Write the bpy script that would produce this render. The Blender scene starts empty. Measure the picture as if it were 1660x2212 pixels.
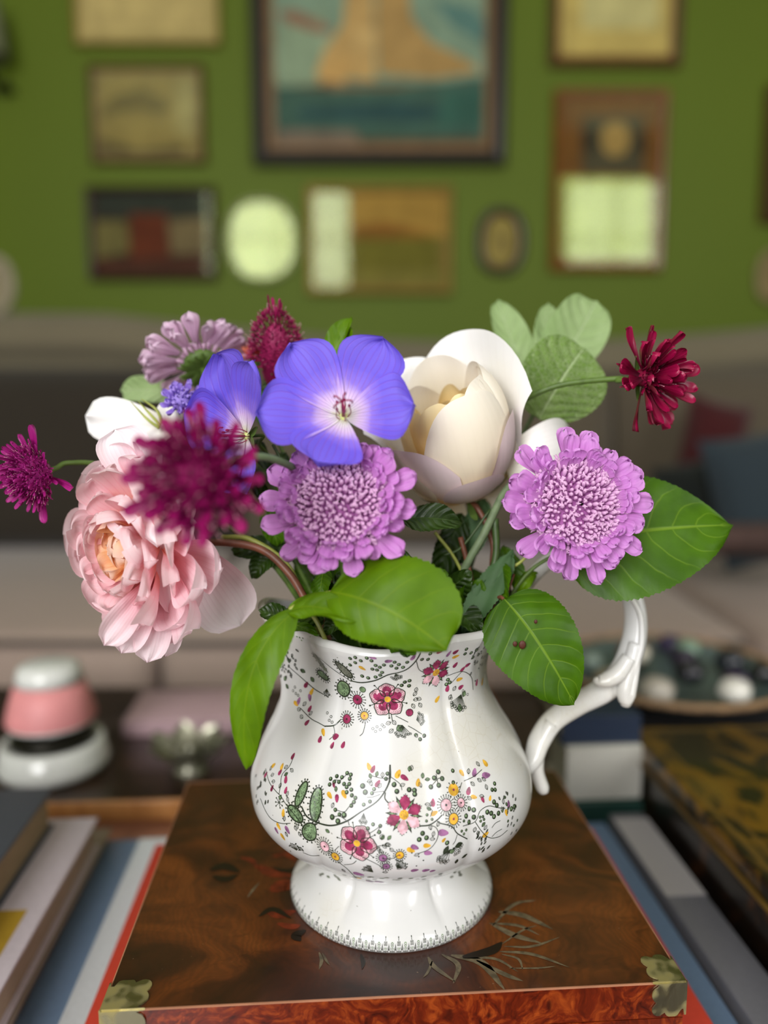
import bpy, bmesh, math, random
from mathutils import Vector, Matrix, noise
from mathutils.bvhtree import BVHTree
PI = math.pi
SC = bpy.context.scene
COL = SC.collection

# ------------------------------------------------------------------ camera, light, exposure
F = 1700.0; PITCH = math.radians(7.57)
ZB = 0.55                      # top of the burl box
ZT = ZB - 0.124                # table top
CAM = Vector((0, 0, ZB + 0.296))
cd = bpy.data.cameras.new('camera'); cam = bpy.data.objects.new('camera', cd); COL.objects.link(cam)
cam.location = CAM; cam.rotation_euler = (PI/2 - PITCH, 0, 0)
cd.sensor_fit = 'VERTICAL'; cd.lens = 26.0; cd.sensor_height = 26.0*2212/F; cd.sensor_width = 26.0*1660/F
cd.clip_start = 0.01; cd.clip_end = 50
cd.dof.use_dof = True; cd.dof.focus_distance = 0.418; cd.dof.aperture_fstop = 0.026/0.0125; cd.dof.aperture_blades = 0
SC.camera = cam
SC.view_settings.view_transform = 'Standard'; SC.view_settings.look = 'None'
SC.view_settings.exposure = -0.22; SC.view_settings.gamma = 1.0; SC.view_settings.use_curve_mapping = False
w = bpy.data.worlds.new('daylight'); SC.world = w; w.use_nodes = True
w.node_tree.nodes['Background'].inputs[0].default_value = (0.62, 0.72, 0.85, 1)
w.node_tree.nodes['Background'].inputs[1].default_value = 1.0
WIN = [(-1.72, -0.32, 0.85, 3.0), (1.74, 2.76, 0.85, 3.0)]   # the room's two windows, behind the camera (x0,x1,z0,z1)
YR = -2.0; YW = 2.95
LIGHT_POWER = 16.0             # radiance of the daylight seen through the windows
for i, (x0, x1, z0, z1) in enumerate(WIN):
    ld = bpy.data.lights.new('window_daylight', 'AREA'); ld.shape = 'RECTANGLE'; ld.size = x1-x0; ld.size_y = z1-z0
    ld.energy = LIGHT_POWER*PI*(x1-x0)*(z1-z0)*(1.0 if i == 0 else 0.9); ld.color = (1.0, .985, 0.985)
    lo = bpy.data.objects.new('window_daylight', ld); COL.objects.link(lo)
    lo.location = ((x0+x1)/2, YR-0.10, (z0+z1)/2); lo.rotation_euler = (PI/2, 0, 0)

# ------------------------------------------------------------------ projection helpers (pixel -> point of the room)
def ray(px, py):
    a = (px-830)/F; b = -(py-1106)/F
    return Vector((a, math.cos(PITCH)+b*math.sin(PITCH), -math.sin(PITCH)+b*math.cos(PITCH)))
def at(px, py, zc): return CAM + ray(px, py)*zc
def onz(px, py, z):
    d = ray(px, py); return CAM + d*((z-CAM.z)/d.z)
def ony(px, py, y):
    d = ray(px, py); return CAM + d*((y-CAM.y)/d.y)
YAW = math.radians(3.9)
def BF(x, y, z): return Vector((x*math.cos(YAW)-y*math.sin(YAW), x*math.sin(YAW)+y*math.cos(YAW), z))

# ------------------------------------------------------------------ materials
def hexc(s):
    c = [int(s[i:i+2], 16)/255 for i in (0, 2, 4)]
    return tuple((x/12.92 if x <= .04045 else ((x+.055)/1.055)**2.4) for x in c) + (1,)
def newmat(name):
    m = bpy.data.materials.new(name); m.use_nodes = True
    nt = m.node_tree; nt.nodes.clear()
    out = nt.nodes.new('ShaderNodeOutputMaterial')
    return m, nt, out
def N(nt, typ, **kw):
    n = nt.nodes.new('ShaderNode'+typ)
    for k, v in kw.items():
        if k.startswith('i_'):
            key = k[2:]
            n.inputs[int(key) if key.isdigit() else key.replace('_', ' ')].default_value = v
        else: setattr(n, k, v)
    return n
def mixc(nt, fac, a, b, blend='MIX'):
    n = nt.nodes.new('ShaderNodeMix'); n.data_type = 'RGBA'; n.blend_type = blend
    for idx, v in ((0, fac), (6, a), (7, b)):
        if isinstance(v, bpy.types.NodeSocket): nt.links.new(v, n.inputs[idx])
        else: n.inputs[idx].default_value = v
    return n.outputs[2]
def mth(nt, op, a, b=None, c=None):
    n = nt.nodes.new('ShaderNodeMath'); n.operation = op
    for i, v in enumerate((a, b, c)):
        if v is None: continue
        if isinstance(v, bpy.types.NodeSocket): nt.links.new(v, n.inputs[i])
        else: n.inputs[i].default_value = v
    return n.outputs[0]
def ramp(nt, fac, stops):
    n = nt.nodes.new('ShaderNodeValToRGB'); nt.links.new(fac, n.inputs[0])
    el = n.color_ramp.elements
    while len(el) < len(stops): el.new(0.5)
    for e, (p, c) in zip(el, stops): e.position = p; e.color = hexc(c) if isinstance(c, str) else c
    return n.outputs[0]
def smooth(nt, x, a, b, lo=0.0, hi=1.0):
    n = nt.nodes.new('ShaderNodeMapRange'); n.interpolation_type = 'SMOOTHSTEP'; nt.links.new(x, n.inputs[0])
    for i, v in ((1, a), (2, b), (3, lo), (4, hi)): n.inputs[i].default_value = v
    return n.outputs[0]
def texco(nt, out='Object'): return nt.nodes.new('ShaderNodeTexCoord').outputs[out]
def noise_t(nt, vec, scale, detail=3, rough=.5, dist=0.0):
    n = N(nt, 'TexNoise', i_Scale=scale, i_Detail=detail, i_Roughness=rough, i_Distortion=dist)
    nt.links.new(vec, n.inputs['Vector']); return n.outputs['Fac']
def scaled(nt, vec, s):
    n = N(nt, 'Mapping'); n.inputs['Scale'].default_value = s; nt.links.new(vec, n.inputs[0]); return n.outputs[0]
def bump(nt, h, strength=.3, dist=.001):
    n = N(nt, 'Bump', i_Strength=strength, i_Distance=dist); nt.links.new(h, n.inputs['Height']); return n.outputs[0]
def principled(nt, out, color, rough=.5, metal=0.0, spec=.5, coat=0.0, normal=None, trans=0.0, sheen=0.0, ior=1.5):
    p = N(nt, 'BsdfPrincipled')
    for k, v in (('Base Color', color), ('Roughness', rough), ('Metallic', metal), ('Specular IOR Level', spec), ('Coat Weight', coat), ('Sheen Weight', sheen), ('IOR', ior)):
        if isinstance(v, bpy.types.NodeSocket): nt.links.new(v, p.inputs[k])
        else: p.inputs[k].default_value = v
    p.inputs['Coat Roughness'].default_value = .05
    if normal: nt.links.new(normal, p.inputs['Normal'])
    if trans > 0:
        t = N(nt, 'BsdfTranslucent')
        if isinstance(color, bpy.types.NodeSocket): nt.links.new(color, t.inputs[0])
        else: t.inputs[0].default_value = color
        if normal: nt.links.new(normal, t.inputs['Normal'])
        mx = N(nt, 'MixShader'); mx.inputs[0].default_value = trans
        nt.links.new(p.outputs[0], mx.inputs[1]); nt.links.new(t.outputs[0], mx.inputs[2]); nt.links.new(mx.outputs[0], out.inputs[0])
    else: nt.links.new(p.outputs[0], out.inputs[0])
    return p
def plain(name, c, rough=.6, metal=0.0, var=.12, scale=30, bumpy=0.0, coat=0.0, spec=.5, trans=0.0):
    m, nt, out = newmat(name); co = texco(nt); n = noise_t(nt, co, scale, 4)
    c = hexc(c) if isinstance(c, str) else c
    dk = tuple(x*(1-var*1.6) for x in c[:3])+(1,); lt = tuple(min(1, x*(1+var)) for x in c[:3])+(1,)
    col = mixc(nt, smooth(nt, n, .3, .7), dk, lt)
    principled(nt, out, col, rough, metal, spec, coat, bump(nt, n, bumpy) if bumpy else None, trans)
    return m
def petal_mat(name, base, mid, tip, p0=.0, p1=.45, trans=.3, rough=.55, vein=None, nv=9, vs=.5, noisy=.25, sc=60, bmp=.25, spec=.3):
    # colour runs from the petal's base to its tip, with fine lengthwise veins
    m, nt, out = newmat(name); uv = texco(nt, 'UV'); sep = N(nt, 'SeparateXYZ'); nt.links.new(uv, sep.inputs[0])
    U, V = sep.outputs[0], sep.outputs[1]
    co = texco(nt); n = noise_t(nt, co, sc, 3)
    v2 = mth(nt, 'ADD', V, mth(nt, 'MULTIPLY', mth(nt, 'SUBTRACT', n, .5), noisy))
    col = ramp(nt, v2, [(p0, base), (p1, mid), (1.0, tip)])
    # angular vein coordinate
    a = mth(nt, 'MULTIPLY', mth(nt, 'SUBTRACT', U, .5), nv)
    a = mth(nt, 'ADD', a, mth(nt, 'MULTIPLY', n, .5))
    s = mth(nt, 'ABSOLUTE', mth(nt, 'SUBTRACT', mth(nt, 'FRACT', a), .5))
    vm = mth(nt, 'MULTIPLY', smooth(nt, s, 0.0, .16, 1, 0), vs)
    if vein: col = mixc(nt, mth(nt, 'MULTIPLY', vm, smooth(nt, V, .25, .95, 1, .25)), col, hexc(vein))
    principled(nt, out, col, rough, 0, spec, 0, bump(nt, mth(nt, 'ADD', s, n), bmp, .0006), trans)
    return m
def leaf_mat(name, c_dark, c_light, vein, nv=7, rough=.32, trans=.25, vs=.6, bmp=.5, quilt=.0, spec=.5, coat=.0):
    m, nt, out = newmat(name); uv = texco(nt, 'UV'); sep = N(nt, 'SeparateXYZ'); nt.links.new(uv, sep.inputs[0])
    U, V = sep.outputs[0], sep.outputs[1]
    au = mth(nt, 'ABSOLUTE', mth(nt, 'SUBTRACT', mth(nt, 'MULTIPLY', U, 2), 1))
    co = texco(nt); n = noise_t(nt, co, 45, 3); nf = noise_t(nt, co, 260, 2)
    t = mth(nt, 'SUBTRACT', V, mth(nt, 'MULTIPLY', mth(nt, 'POWER', au, 1.3), .24))
    t = mth(nt, 'ADD', t, mth(nt, 'MULTIPLY', mth(nt, 'SUBTRACT', n, .5), .08))
    f = mth(nt, 'FRACT', mth(nt, 'MULTIPLY', t, nv))
    d = mth(nt, 'ABSOLUTE', mth(nt, 'SUBTRACT', f, .5))
    side = mth(nt, 'MULTIPLY', smooth(nt, d, 0, .07, 1, 0), smooth(nt, au, .55, 1, 1, .15))
    mid = smooth(nt, au, 0.012, .045, 1, 0)
    vm = mth(nt, 'MAXIMUM', mid, mth(nt, 'MULTIPLY', side, .6))
    col = mixc(nt, smooth(nt, n, .3, .7), hexc(c_dark), hexc(c_light))
    if quilt:
        vo = N(nt, 'TexVoronoi', i_Scale=quilt); vo.feature = 'DISTANCE_TO_EDGE'; nt.links.new(co, vo.inputs['Vector'])
        cell = smooth(nt, vo.outputs['Distance'], 0, .12, 1, 0)
        vm = mth(nt, 'MAXIMUM', vm, mth(nt, 'MULTIPLY', cell, .5))
    col = mixc(nt, mth(nt, 'MULTIPLY', vm, vs), col, hexc(vein))
    h = mth(nt, 'ADD', mth(nt, 'MULTIPLY', vm, -1.0), mth(nt, 'ADD', smooth(nt, d, 0, .5), mth(nt, 'MULTIPLY', nf, .5)))
    principled(nt, out, col, rough, 0, spec, coat, bump(nt, h, bmp, .0012), trans)
    return m

# ------------------------------------------------------------------ mesh builder and scene tree
class MB:
    def __init__(s): s.v = []; s.f = []; s.uv = []; s.mi = []
    def vert(s, p, uv=(0, 0)): s.v.append(Vector(p)); s.uv.append(uv); return len(s.v)-1
    def face(s, idx, m=0): s.f.append(tuple(idx)); s.mi.append(m)
    def grid(s, fn, nu, nv, m=0, wrap=False, flip=False, M=None):
        b = len(s.v); W = nu if wrap else nu+1
        for j in range(nv+1):
            for i in range(W):
                u, v = i/nu, j/nv; p = Vector(fn(u, v))
                s.vert(M @ p if M is not None else p, (u, v))
        for j in range(nv):
            for i in range(nu):
                i2 = (i+1) % W
                q = (b+j*W+i, b+j*W+i2, b+(j+1)*W+i2, b+(j+1)*W+i)
                s.face(q[::-1] if flip else q, m)
        return s
    def tube(s, pts, rad, seg=8, m=0, cap=True, flat=1.0, up=None):
        pts = [Vector(p) for p in pts]; n = len(pts)
        if not hasattr(rad, '__len__'): rad = [rad]*n
        b = len(s.v); prev = None
        for i, p in enumerate(pts):
            t = (pts[min(i+1, n-1)]-pts[max(i-1, 0)])
            t = t.normalized() if t.length > 1e-9 else Vector((0, 0, 1))
            if prev is None:
                h = up or (Vector((0, 0, 1)) if abs(t.z) < .9 else Vector((1, 0, 0)))
                a = t.cross(h).normalized()
            else:
                a = (prev - t*prev.dot(t))
                a = a.normalized() if a.length > 1e-9 else t.orthogonal().normalized()
            c = t.cross(a); prev = a
            for k in range(seg):
                th = 2*PI*k/seg
                s.vert(p + (a*math.cos(th) + c*math.sin(th)*flat)*rad[i], (k/seg, i/max(1, n-1)))
        for i in range(n-1):
            for k in range(seg):
                k2 = (k+1) % seg
                s.face((b+i*seg+k, b+i*seg+k2, b+(i+1)*seg+k2, b+(i+1)*seg+k), m)
        if cap:
            s.face(tuple(b+k for k in range(seg))[::-1], m); s.face(tuple(b+(n-1)*seg+k for k in range(seg)), m)
        return s
    def lathe(s, prof, c, seg=32, m=0, cap=True):
        b = len(s.v); c = Vector(c)
        for i, (r, z) in enumerate(prof):
            for k in range(seg):
                th = 2*PI*k/seg; s.vert(c+Vector((r*math.cos(th), r*math.sin(th), z)), (k/seg, i/len(prof)))
        for i in range(len(prof)-1):
            for k in range(seg):
                k2 = (k+1) % seg; s.face((b+i*seg+k, b+i*seg+k2, b+(i+1)*seg+k2, b+(i+1)*seg+k), m)
        if cap:
            s.face(tuple(b+k for k in range(seg))[::-1], m); s.face(tuple(b+(len(prof)-1)*seg+k for k in range(seg)), m)
        return s
    def box(s, x0, x1, y0, y1, z0, z1, m=0, fr=None, bev=0.0):
        fr = fr or (lambda x, y, z: Vector((x, y, z)))
        if bev > 0:
            bm = bmesh.new(); bmesh.ops.create_cube(bm, size=1)
            for v in bm.verts: v.co = Vector(((x0+x1)/2+v.co.x*(x1-x0), (y0+y1)/2+v.co.y*(y1-y0), (z0+z1)/2+v.co.z*(z1-z0)))
            bmesh.ops.bevel(bm, geom=list(bm.edges), offset=bev, segments=2, affect='EDGES', profile=.5)
            b = len(s.v)
            for v in bm.verts: s.vert(fr(*v.co))
            bm.verts.index_update()
            for f in bm.faces: s.face([b+v.index for v in f.verts], m)
            bm.free(); return s
        b = len(s.v)
        for z in (z0, z1):
            for x, y in ((x0, y0), (x1, y0), (x1, y1), (x0, y1)): s.vert(fr(x, y, z))
        for q in ((3, 2, 1, 0), (4, 5, 6, 7), (0, 1, 5, 4), (1, 2, 6, 5), (2, 3, 7, 6), (3, 0, 4, 7)): s.face([b+i for i in q], m)
        return s
    def ball(s, c, r, M=None, n=8, k=5, m=0):
        c = Vector(c); r = Vector((r, r, r)) if not hasattr(r, '__len__') else Vector(r)
        def fn(u, v):
            th = 2*PI*u; ph = PI*(0.02+.96*v)-PI/2
            p = Vector((r.x*math.cos(ph)*math.cos(th), r.y*math.cos(ph)*math.sin(th), r.z*math.sin(ph)))
            return (M @ p if M is not None else p) + c
        return s.grid(fn, n, k, m, wrap=True)
    def poly(s, pts, m=0):
        b = len(s.v)
        for p in pts: s.vert(p)
        s.face(list(range(b, b+len(pts))), m); return s

WM = {}
def mesh_of(mb, name, mats, smooth=True, M=None):
    me = bpy.data.meshes.new(name)
    vs = [(M @ p) for p in mb.v] if M is not None else mb.v
    me.from_pydata([tuple(p) for p in vs], [], mb.f)
    for mt in (mats if isinstance(mats, (list, tuple)) else [mats]): me.materials.append(mt)
    me.polygons.foreach_set('material_index', mb.mi); me.polygons.foreach_set('use_smooth', [smooth]*len(mb.f))
    uvl = me.uv_layers.new(name='UVMap'); li = [0]*len(me.loops); me.loops.foreach_get('vertex_index', li)
    flat = []
    for i in li: flat += mb.uv[i]
    uvl.data.foreach_set('uv', flat); me.update()
    return me
def props(o, label=None, cat=None, group=None, kind=None):
    if label: o['label'] = label
    if cat: o['category'] = cat
    if group: o['group'] = group
    if kind: o['kind'] = kind
    return o
def thing(name, label, cat, M=None, group=None):
    if M is None: M = Matrix.Identity(4)
    elif isinstance(M, Vector): M = Matrix.Translation(M)
    o = bpy.data.objects.new(name, None); o.empty_display_size = .02; COL.objects.link(o); o.matrix_world = M; WM[o] = M.copy()
    return props(o, label, cat, group)
def part(name, mb, mats, parent=None, local=False, smooth=True, L=None, kind=None, label=None, ctr=True):
    """mb in world coordinates unless local; L = local placement matrix in the parent's frame"""
    if parent is not None and not local: M0 = WM[parent].inverted()
    else: M0 = None
    if M0 is not None:
        vs = [M0 @ p for p in mb.v]; mb.v = vs
    if L is None and ctr and mb.v:   # put the object's origin at the middle of its mesh
        c = sum(mb.v, Vector())/len(mb.v); L = Matrix.Translation(c); mb.v = [p-c for p in mb.v]
    me = mesh_of(mb, name, mats, smooth)
    o = bpy.data.objects.new(name, me); COL.objects.link(o)
    L = L or Matrix.Identity(4)
    if parent is not None: o.parent = parent; WM[o] = WM[parent] @ L
    else: WM[o] = L
    o.matrix_local = L
    props(o, label, None, None, kind)
    return o
def inst(name, me, parent, L):
    o = bpy.data.objects.new(name, me); COL.objects.link(o); o.parent = parent; o.matrix_local = L; WM[o] = WM[parent] @ L; return o
def frame(o, z, up=(0, 0, 1)):
    z = Vector(z).normalized(); up = Vector(up); x = up.cross(z)
    if x.length < 1e-4: x = Vector((1, 0, 0))
    x.normalize(); y = z.cross(x)
    M = Matrix((x, y, z)).transposed().to_4x4(); M.translation = Vector(o); return M
def catmull(pts, n=6):
    pts = [Vector(p) for p in pts]
    if len(pts) < 3: return [pts[0].lerp(pts[-1], i/n) for i in range(n+1)]
    P = [pts[0]*2-pts[1]]+pts+[pts[-1]*2-pts[-2]]; out = []
    for i in range(1, len(P)-2):
        for k in range(n):
            t = k/n; a, b, c, d = P[i-1], P[i], P[i+1], P[i+2]
            out.append(.5*((2*b)+(c-a)*t+(2*a-5*b+4*c-d)*t*t+(3*b-a-3*c+d)*t**3))
    out.append(pts[-1]); return out
def lerpl(a, n): # resample a list of numbers
    return [a[min(int(i/(n-1)*(len(a)-1)), len(a)-2)]*(1-((i/(n-1)*(len(a)-1))-min(int(i/(n-1)*(len(a)-1)), len(a)-2))) + a[min(int(i/(n-1)*(len(a)-1)), len(a)-2)+1]*((i/(n-1)*(len(a)-1))-min(int(i/(n-1)*(len(a)-1)), len(a)-2)) for i in range(n)]
RZ = lambda a: Matrix.Rotation(a, 4, 'Z'); RY = lambda a: Matrix.Rotation(a, 4, 'Y'); RX = lambda a: Matrix.Rotation(a, 4, 'X')
T = lambda x, y, z: Matrix.Translation((x, y, z)); S = lambda k: Matrix.Scale(k, 4)

# ================================================================== THE ROOM
m_wall, nt, out = newmat('green_wall_paint')
co = texco(nt); n1 = noise_t(nt, co, 1.2, 2); n2 = noise_t(nt, co, 90, 3)
principled(nt, out, mixc(nt, n1, hexc('516204'), hexc('596B06')), .62, 0, .3, 0, bump(nt, n2, .15, .002))
m_ceil = plain('ceiling_white', 'E8E6DE', .8, var=.04)
m_floor = plain('floor_boards', '6B4A30', .5, var=.2, scale=6)
m_skirt = plain('white_gloss_paint', 'D9D6CC', .35, var=.03)
X0, X1, ZC = -3.1, 3.3, 3.4
def struct(name, mb, m, smooth=False):
    return props(part(name, mb, m, smooth=smooth), kind='structure')
struct('wall_back', MB().box(X0, X1, YW, YW+.1, 0, ZC), m_wall)
struct('wall_left', MB().box(X0-.1, X0, YR-.1, YW+.1, 0, ZC), m_wall)
struct('wall_right', MB().box(X1, X1+.1, YR-.1, YW+.1, 0, ZC), m_wall)
mb = MB(); xs = [X0, WIN[0][0], WIN[0][1], WIN[1][0], WIN[1][1], X1]
for i in (0, 2, 4): mb.box(xs[i], xs[i+1], YR-.08, YR, 0, ZC)
for x0, x1, z0, z1 in WIN: mb.box(x0, x1, YR-.08, YR, 0, z0); mb.box(x0, x1, YR-.08, YR, z1, ZC)
struct('wall_front', mb, m_wall)
struct('floor', MB().box(X0-.1, X1+.1, YR-.1, YW+.1, -.1, 0), m_floor)
struct('ceiling', MB().box(X0-.1, X1+.1, YR-.1, YW+.1, ZC, ZC+.1), m_ceil)
struct('baseboard_back', MB().box(X0, X1, YW-.02, YW-.0005, 0, .14), m_skirt)
for i, (x0, x1, z0, z1) in enumerate(WIN):
    mb = MB(); y0, y1 = YR-.06, YR+.02
    mb.box(x0-.06, x0+.03, y0+.06, y1, z0-.06, z1+.06); mb.box(x1-.03, x1+.06, y0+.06, y1, z0-.06, z1+.06)
    mb.box(x0+.03, x1-.03, y0+.06, y1, z1-.03, z1+.06); mb.box(x0-.1, x1+.1, y0+.06, y1+.08, z0-.06, z0)
    mb.box((x0+x1)/2-.015, (x0+x1)/2+.015, y0, y0+.03, z0, z1)
    for q in (1, 2, 3):
        z = z0+(z1-z0)*q/4; mb.box(x0, x1, y0, y0+.028, z-.012, z+.012)
    struct('window_%d' % (i+1), mb, m_skirt)

# ================================================================== SOFA
def fabric(name, c, sc=220, var=.18, rough=.9):
    m, nt, out = newmat(name); co = texco(nt); n = noise_t(nt, co, sc, 3); n2 = noise_t(nt, co, 3, 2)
    c = hexc(c); d = tuple(x*(1-var) for x in c[:3])+(1,); l = tuple(min(1, x*(1+var)) for x in c[:3])+(1,)
    principled(nt, out, mixc(nt, mth(nt, 'ADD', mth(nt, 'MULTIPLY', n, .5), mth(nt, 'MULTIPLY', n2, .5)), d, l), rough, 0, .2, 0, bump(nt, n, .3, .002), sheen=.2)
    return m
f_taupe = fabric('taupe_upholstery', '9A887C'); f_dark = fabric('dark_brown_cushion_cloth', '2E2820'); f_olive = fabric('olive_brown_cushion_cloth', '554C3E')
f_roll = fabric('olive_taupe_upholstery', '6E6652'); f_welt = fabric('dark_piping_cloth', '4A423C')
f_red = fabric('dark_red_cloth', '3E1214'); f_slate = fabric('slate_blue_cloth', '2A343A'); f_blk = fabric('near_black_cloth', '1E2220')
sofa = thing('sofa', 'long taupe upholstered sofa with dark back cushions below the pictures', 'sofa', Vector((0, 2.0, 0)))
def pill(mb, x0, x1, y0, y1, z0, z1, r, m=0): return mb.box(x0, x1, y0, y1, z0, z1, m, bev=r)
part('sofa_base', pill(MB(), -1.55, 1.75, 1.42, 2.6, .08, .27, .03), f_taupe, sofa, smooth=True)
for x in (-1.45, 1.65):
    for y in (1.5, 2.5): part('sofa_leg', MB().lathe([(.02, 0), (.028, .03), (.03, .085)], (x, y, 0), 12), plain('dark_leg_wood', '2A1A10', .4), sofa)
def topz(x):  # the camel shaped top of the back: lower in the middle
    return ony(0, 0, 2.55).z*0 + 1.045 + .085*min(1, max(0, (abs(x-.35)-.15)/1.05))**1.5
mb = MB()
def backf(u, v):
    x = -1.6+3.4*u; zt = topz(x); a = 2*PI*v
    # rounded section: thick roll at the top
    sec = [(2.44, .25), (2.44, zt-.14), (2.40, zt-.10), (2.40, zt-.04), (2.45, zt), (2.55, zt), (2.62, zt-.05), (2.62, .25)]
    k = v*(len(sec)-1); i = min(int(k), len(sec)-2); t = k-i
    return (x, sec[i][0]*(1-t)+sec[i+1][0]*t, sec[i][1]*(1-t)+sec[i+1][1]*t)
mb.grid(backf, 40, 28)
part('sofa_back', mb, f_roll, sofa)
for x0, x1 in ((-1.5, -.42), (-.41, .67), (.68, 1.72)):
    sc_ = part('seat_cushion', pill(MB(), x0, x1, 1.36, 2.3, .275, .445, .045), f_taupe, sofa)
    part('piping', MB().tube(catmull([(x0+.03, 1.355, .43), ((x0+x1)/2, 1.352, .432), (x1-.03, 1.355, .43)]), .006, 6).tube([(x0+.03, 1.355, .295), (x1-.03, 1.355, .295)], .006, 6), f_welt, sc_)
for x0, x1, mt in ((-1.5, -.42, f_dark), (-.41, .67, f_olive), (.68, 1.72, f_olive)):
    def cush(u, v, x0=x0, x1=x1):
        a, b = 2*u-1, 2*v-1
        th = .10*((1-abs(a)**4)*(1-abs(b)**4))**.5
        zc_ = .45+.25; zh = .26+ (.0 if mt is not f_dark else .0)
        return ((x0+x1)/2+a*(x1-x0)/2, 2.30-th+.10*(v-.5), zc_+b*zh)
    m_ = MB().grid(cush, 20, 14); m_.grid(lambda u, v: Vector(cush(u, v))*1 + Vector((0, 2*.0+.10*((1-abs(2*u-1)**4)*(1-abs(2*v-1)**4))**.5*1.6, 0)), 20, 14, flip=True)
    part('back_cushion', m_, mt, sofa)
for x in (-1.72, 1.87): part('sofa_arm', pill(MB(), x-.16, x+.12, 1.38, 2.6, .1, .66, .06), f_roll, sofa)
def cushion(px, py, y, hw, hh, mat, label, rot=0.0, name='scatter_cushion'):
    c = ony(px, py, y); M = frame(c, (0, -1, .28), (math.sin(rot), 0, math.cos(rot)))
    t = thing(name, label, 'cushion', M)
    def f(sg):
        return lambda u, v: ((2*u-1)*hw*(1-.08*(1-(2*v-1)**2)*0-.06*(1-(2*v-1)**2)), (2*v-1)*hh*(1-.06*(1-(2*u-1)**2)), sg*.055*max(0, (1-abs(2*u-1)**3)*(1-abs(2*v-1)**3))**.6)
    m_ = MB().grid(f(1), 14, 14); m_.grid(f(-1), 14, 14, flip=True)
    part('cushion_cover', m_, mat, t, local=True, ctr=False); return t
cushion(1540, 965, 2.06, .085, .13, f_red, 'dark red cushion leaning at the right end of the sofa', .25)
cushion(1505, 1090, 1.90, .09, .11, f_blk, 'small near-black cushion in front of the dark red one', -.2)
cushion(1652, 1075, 1.74, .12, .15, f_slate, 'slate blue cushion at the right end of the sofa seat', -.15)
cushion(1590, 1165, 1.55, .10, .035, plain('mauve_brown_cloth', '4A3630', .9), 'small flat brown pillow below the slate blue cushion')

# ================================================================== PICTURES ON THE GREEN WALL
m_glass, nt, out = newmat('picture_glass')
fr_ = N(nt, 'Fresnel', i_IOR=1.42); tr = N(nt, 'BsdfTransparent'); gl = N(nt, 'BsdfGlossy', i_Roughness=.04); gl.inputs['Color'].default_value = (.86, 1, .60, 1); mx = N(nt, 'MixShader')  # yellow-green of the window glare is put into the glass's reflection colour
nt.links.new(fr_.outputs[0], mx.inputs[0]); nt.links.new(tr.outputs[0], mx.inputs[1]); nt.links.new(gl.outputs[0], mx.inputs[2]); nt.links.new(mx.outputs[0], out.inputs[0])
def wood(name, c1, c2, rough=.35, sc=18): 
    m, nt, out = newmat(name); co = scaled(nt, texco(nt), (1, 1, .15)); n = noise_t(nt, co, sc*4, 4, .6, 1.5)
    principled(nt, out, mixc(nt, smooth(nt, n, .3, .7), hexc(c1), hexc(c2)), rough, 0, .4, .2, bump(nt, n, .1)); return m
w_dark = wood('dark_frame_wood', '1E120A', '3A2412'); w_brown = wood('brown_frame_wood', '5E3610', '7E4C18'); w_gilt = plain('dull_gilt', '8E7434', .4, .35, scale=60); w_black = wood('ebonised_wood', '15120C', '241C10')
w_mid = wood('walnut_frame_wood', '3E220E', '5A3416')
_pm = {}
def pm(c, var=.1, rough=.75):
    if (c, var) not in _pm: _pm[(c, var)] = plain('print_'+c, c, rough, var=var, scale=14, spec=.2)
    return _pm[(c, var)]
YF = YW-.032
def pxr(x, y, yy=YF): return ony(x, y, yy)
def picture(rect, fw, mat, label, content, back, glass=True, inner=None, name='framed_picture', depth=.03, cat='picture'):
    x0, y0, x1, y1 = rect; a = pxr(x0, y1); b = pxr(x1, y0)
    s = (b.x-a.x)/(x1-x0); f = fw*s; c = Vector(((a.x+b.x)/2, YW, (a.z+b.z)/2))
    t = thing(name, label, cat, c)
    fr = MB()
    yb, yf = YW-.001, YW-depth
    # mitred moulding with a sloping inner face
    loops = []
    for (inset, yy) in ((0, yb), (0, yf+.006), (f*.3, yf), (f*.75, yf+.004), (f, yf+.012), (f, yb)):
        loops.append([Vector((a.x+inset, yy, a.z+inset)), Vector((b.x-inset, yy, a.z+inset)), Vector((b.x-inset, yy, b.z-inset)), Vector((a.x+inset, yy, b.z-inset))])
    ids = [[fr.vert(p) for p in l] for l in loops]
    for i in range(len(ids)-1):
        for k in range(4): fr.face((ids[i][k], ids[i][(k+1) % 4], ids[i+1][(k+1) % 4], ids[i+1][k]))
    part('frame', fr, mat, t, smooth=False)
    X0_, X1_, Z0_, Z1_ = a.x+f*.8, b.x-f*.8, a.z+f*.8, b.z-f*.8
    part('picture_backing', MB().box(X0_, X1_, YW-.012, YW-.003, Z0_, Z1_), pm(back), t, smooth=False)
    if inner:  # slip or mount
        k, mt = inner; g = k*s; q = MB(); yy = YW-.0155
        for (u0, u1, v0, v1) in ((X0_, X1_, Z0_, Z0_+g), (X0_, X1_, Z1_-g, Z1_), (X0_, X0_+g, Z0_+g, Z1_-g), (X1_-g, X1_, Z0_+g, Z1_-g)): q.box(u0, u1, yy, YW-.012, v0, v1)
        part('slip', q, mt, t, smooth=False)
    lay = .0125
    if content:
        q = MB(); mats = []
        for (c_, pts) in content:
            lay += .0002
            if pm(c_) not in mats: mats.append(pm(c_))
            P = [pxr(px, py, YW-.012) for px, py in pts]
            q.poly([Vector((min(X1_, max(X0_, p.x)), YW-lay, min(Z1_, max(Z0_, p.z)))) for p in P], mats.index(pm(c_)))
        part('print', q, mats, t, smooth=False)
    if glass: part('glass', MB().poly([(X0_, YW-.0185, Z0_), (X1_, YW-.0185, Z0_), (X1_, YW-.0185, Z1_), (X0_, YW-.0185, Z1_)]), m_glass, t, smooth=False)
    return t
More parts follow.
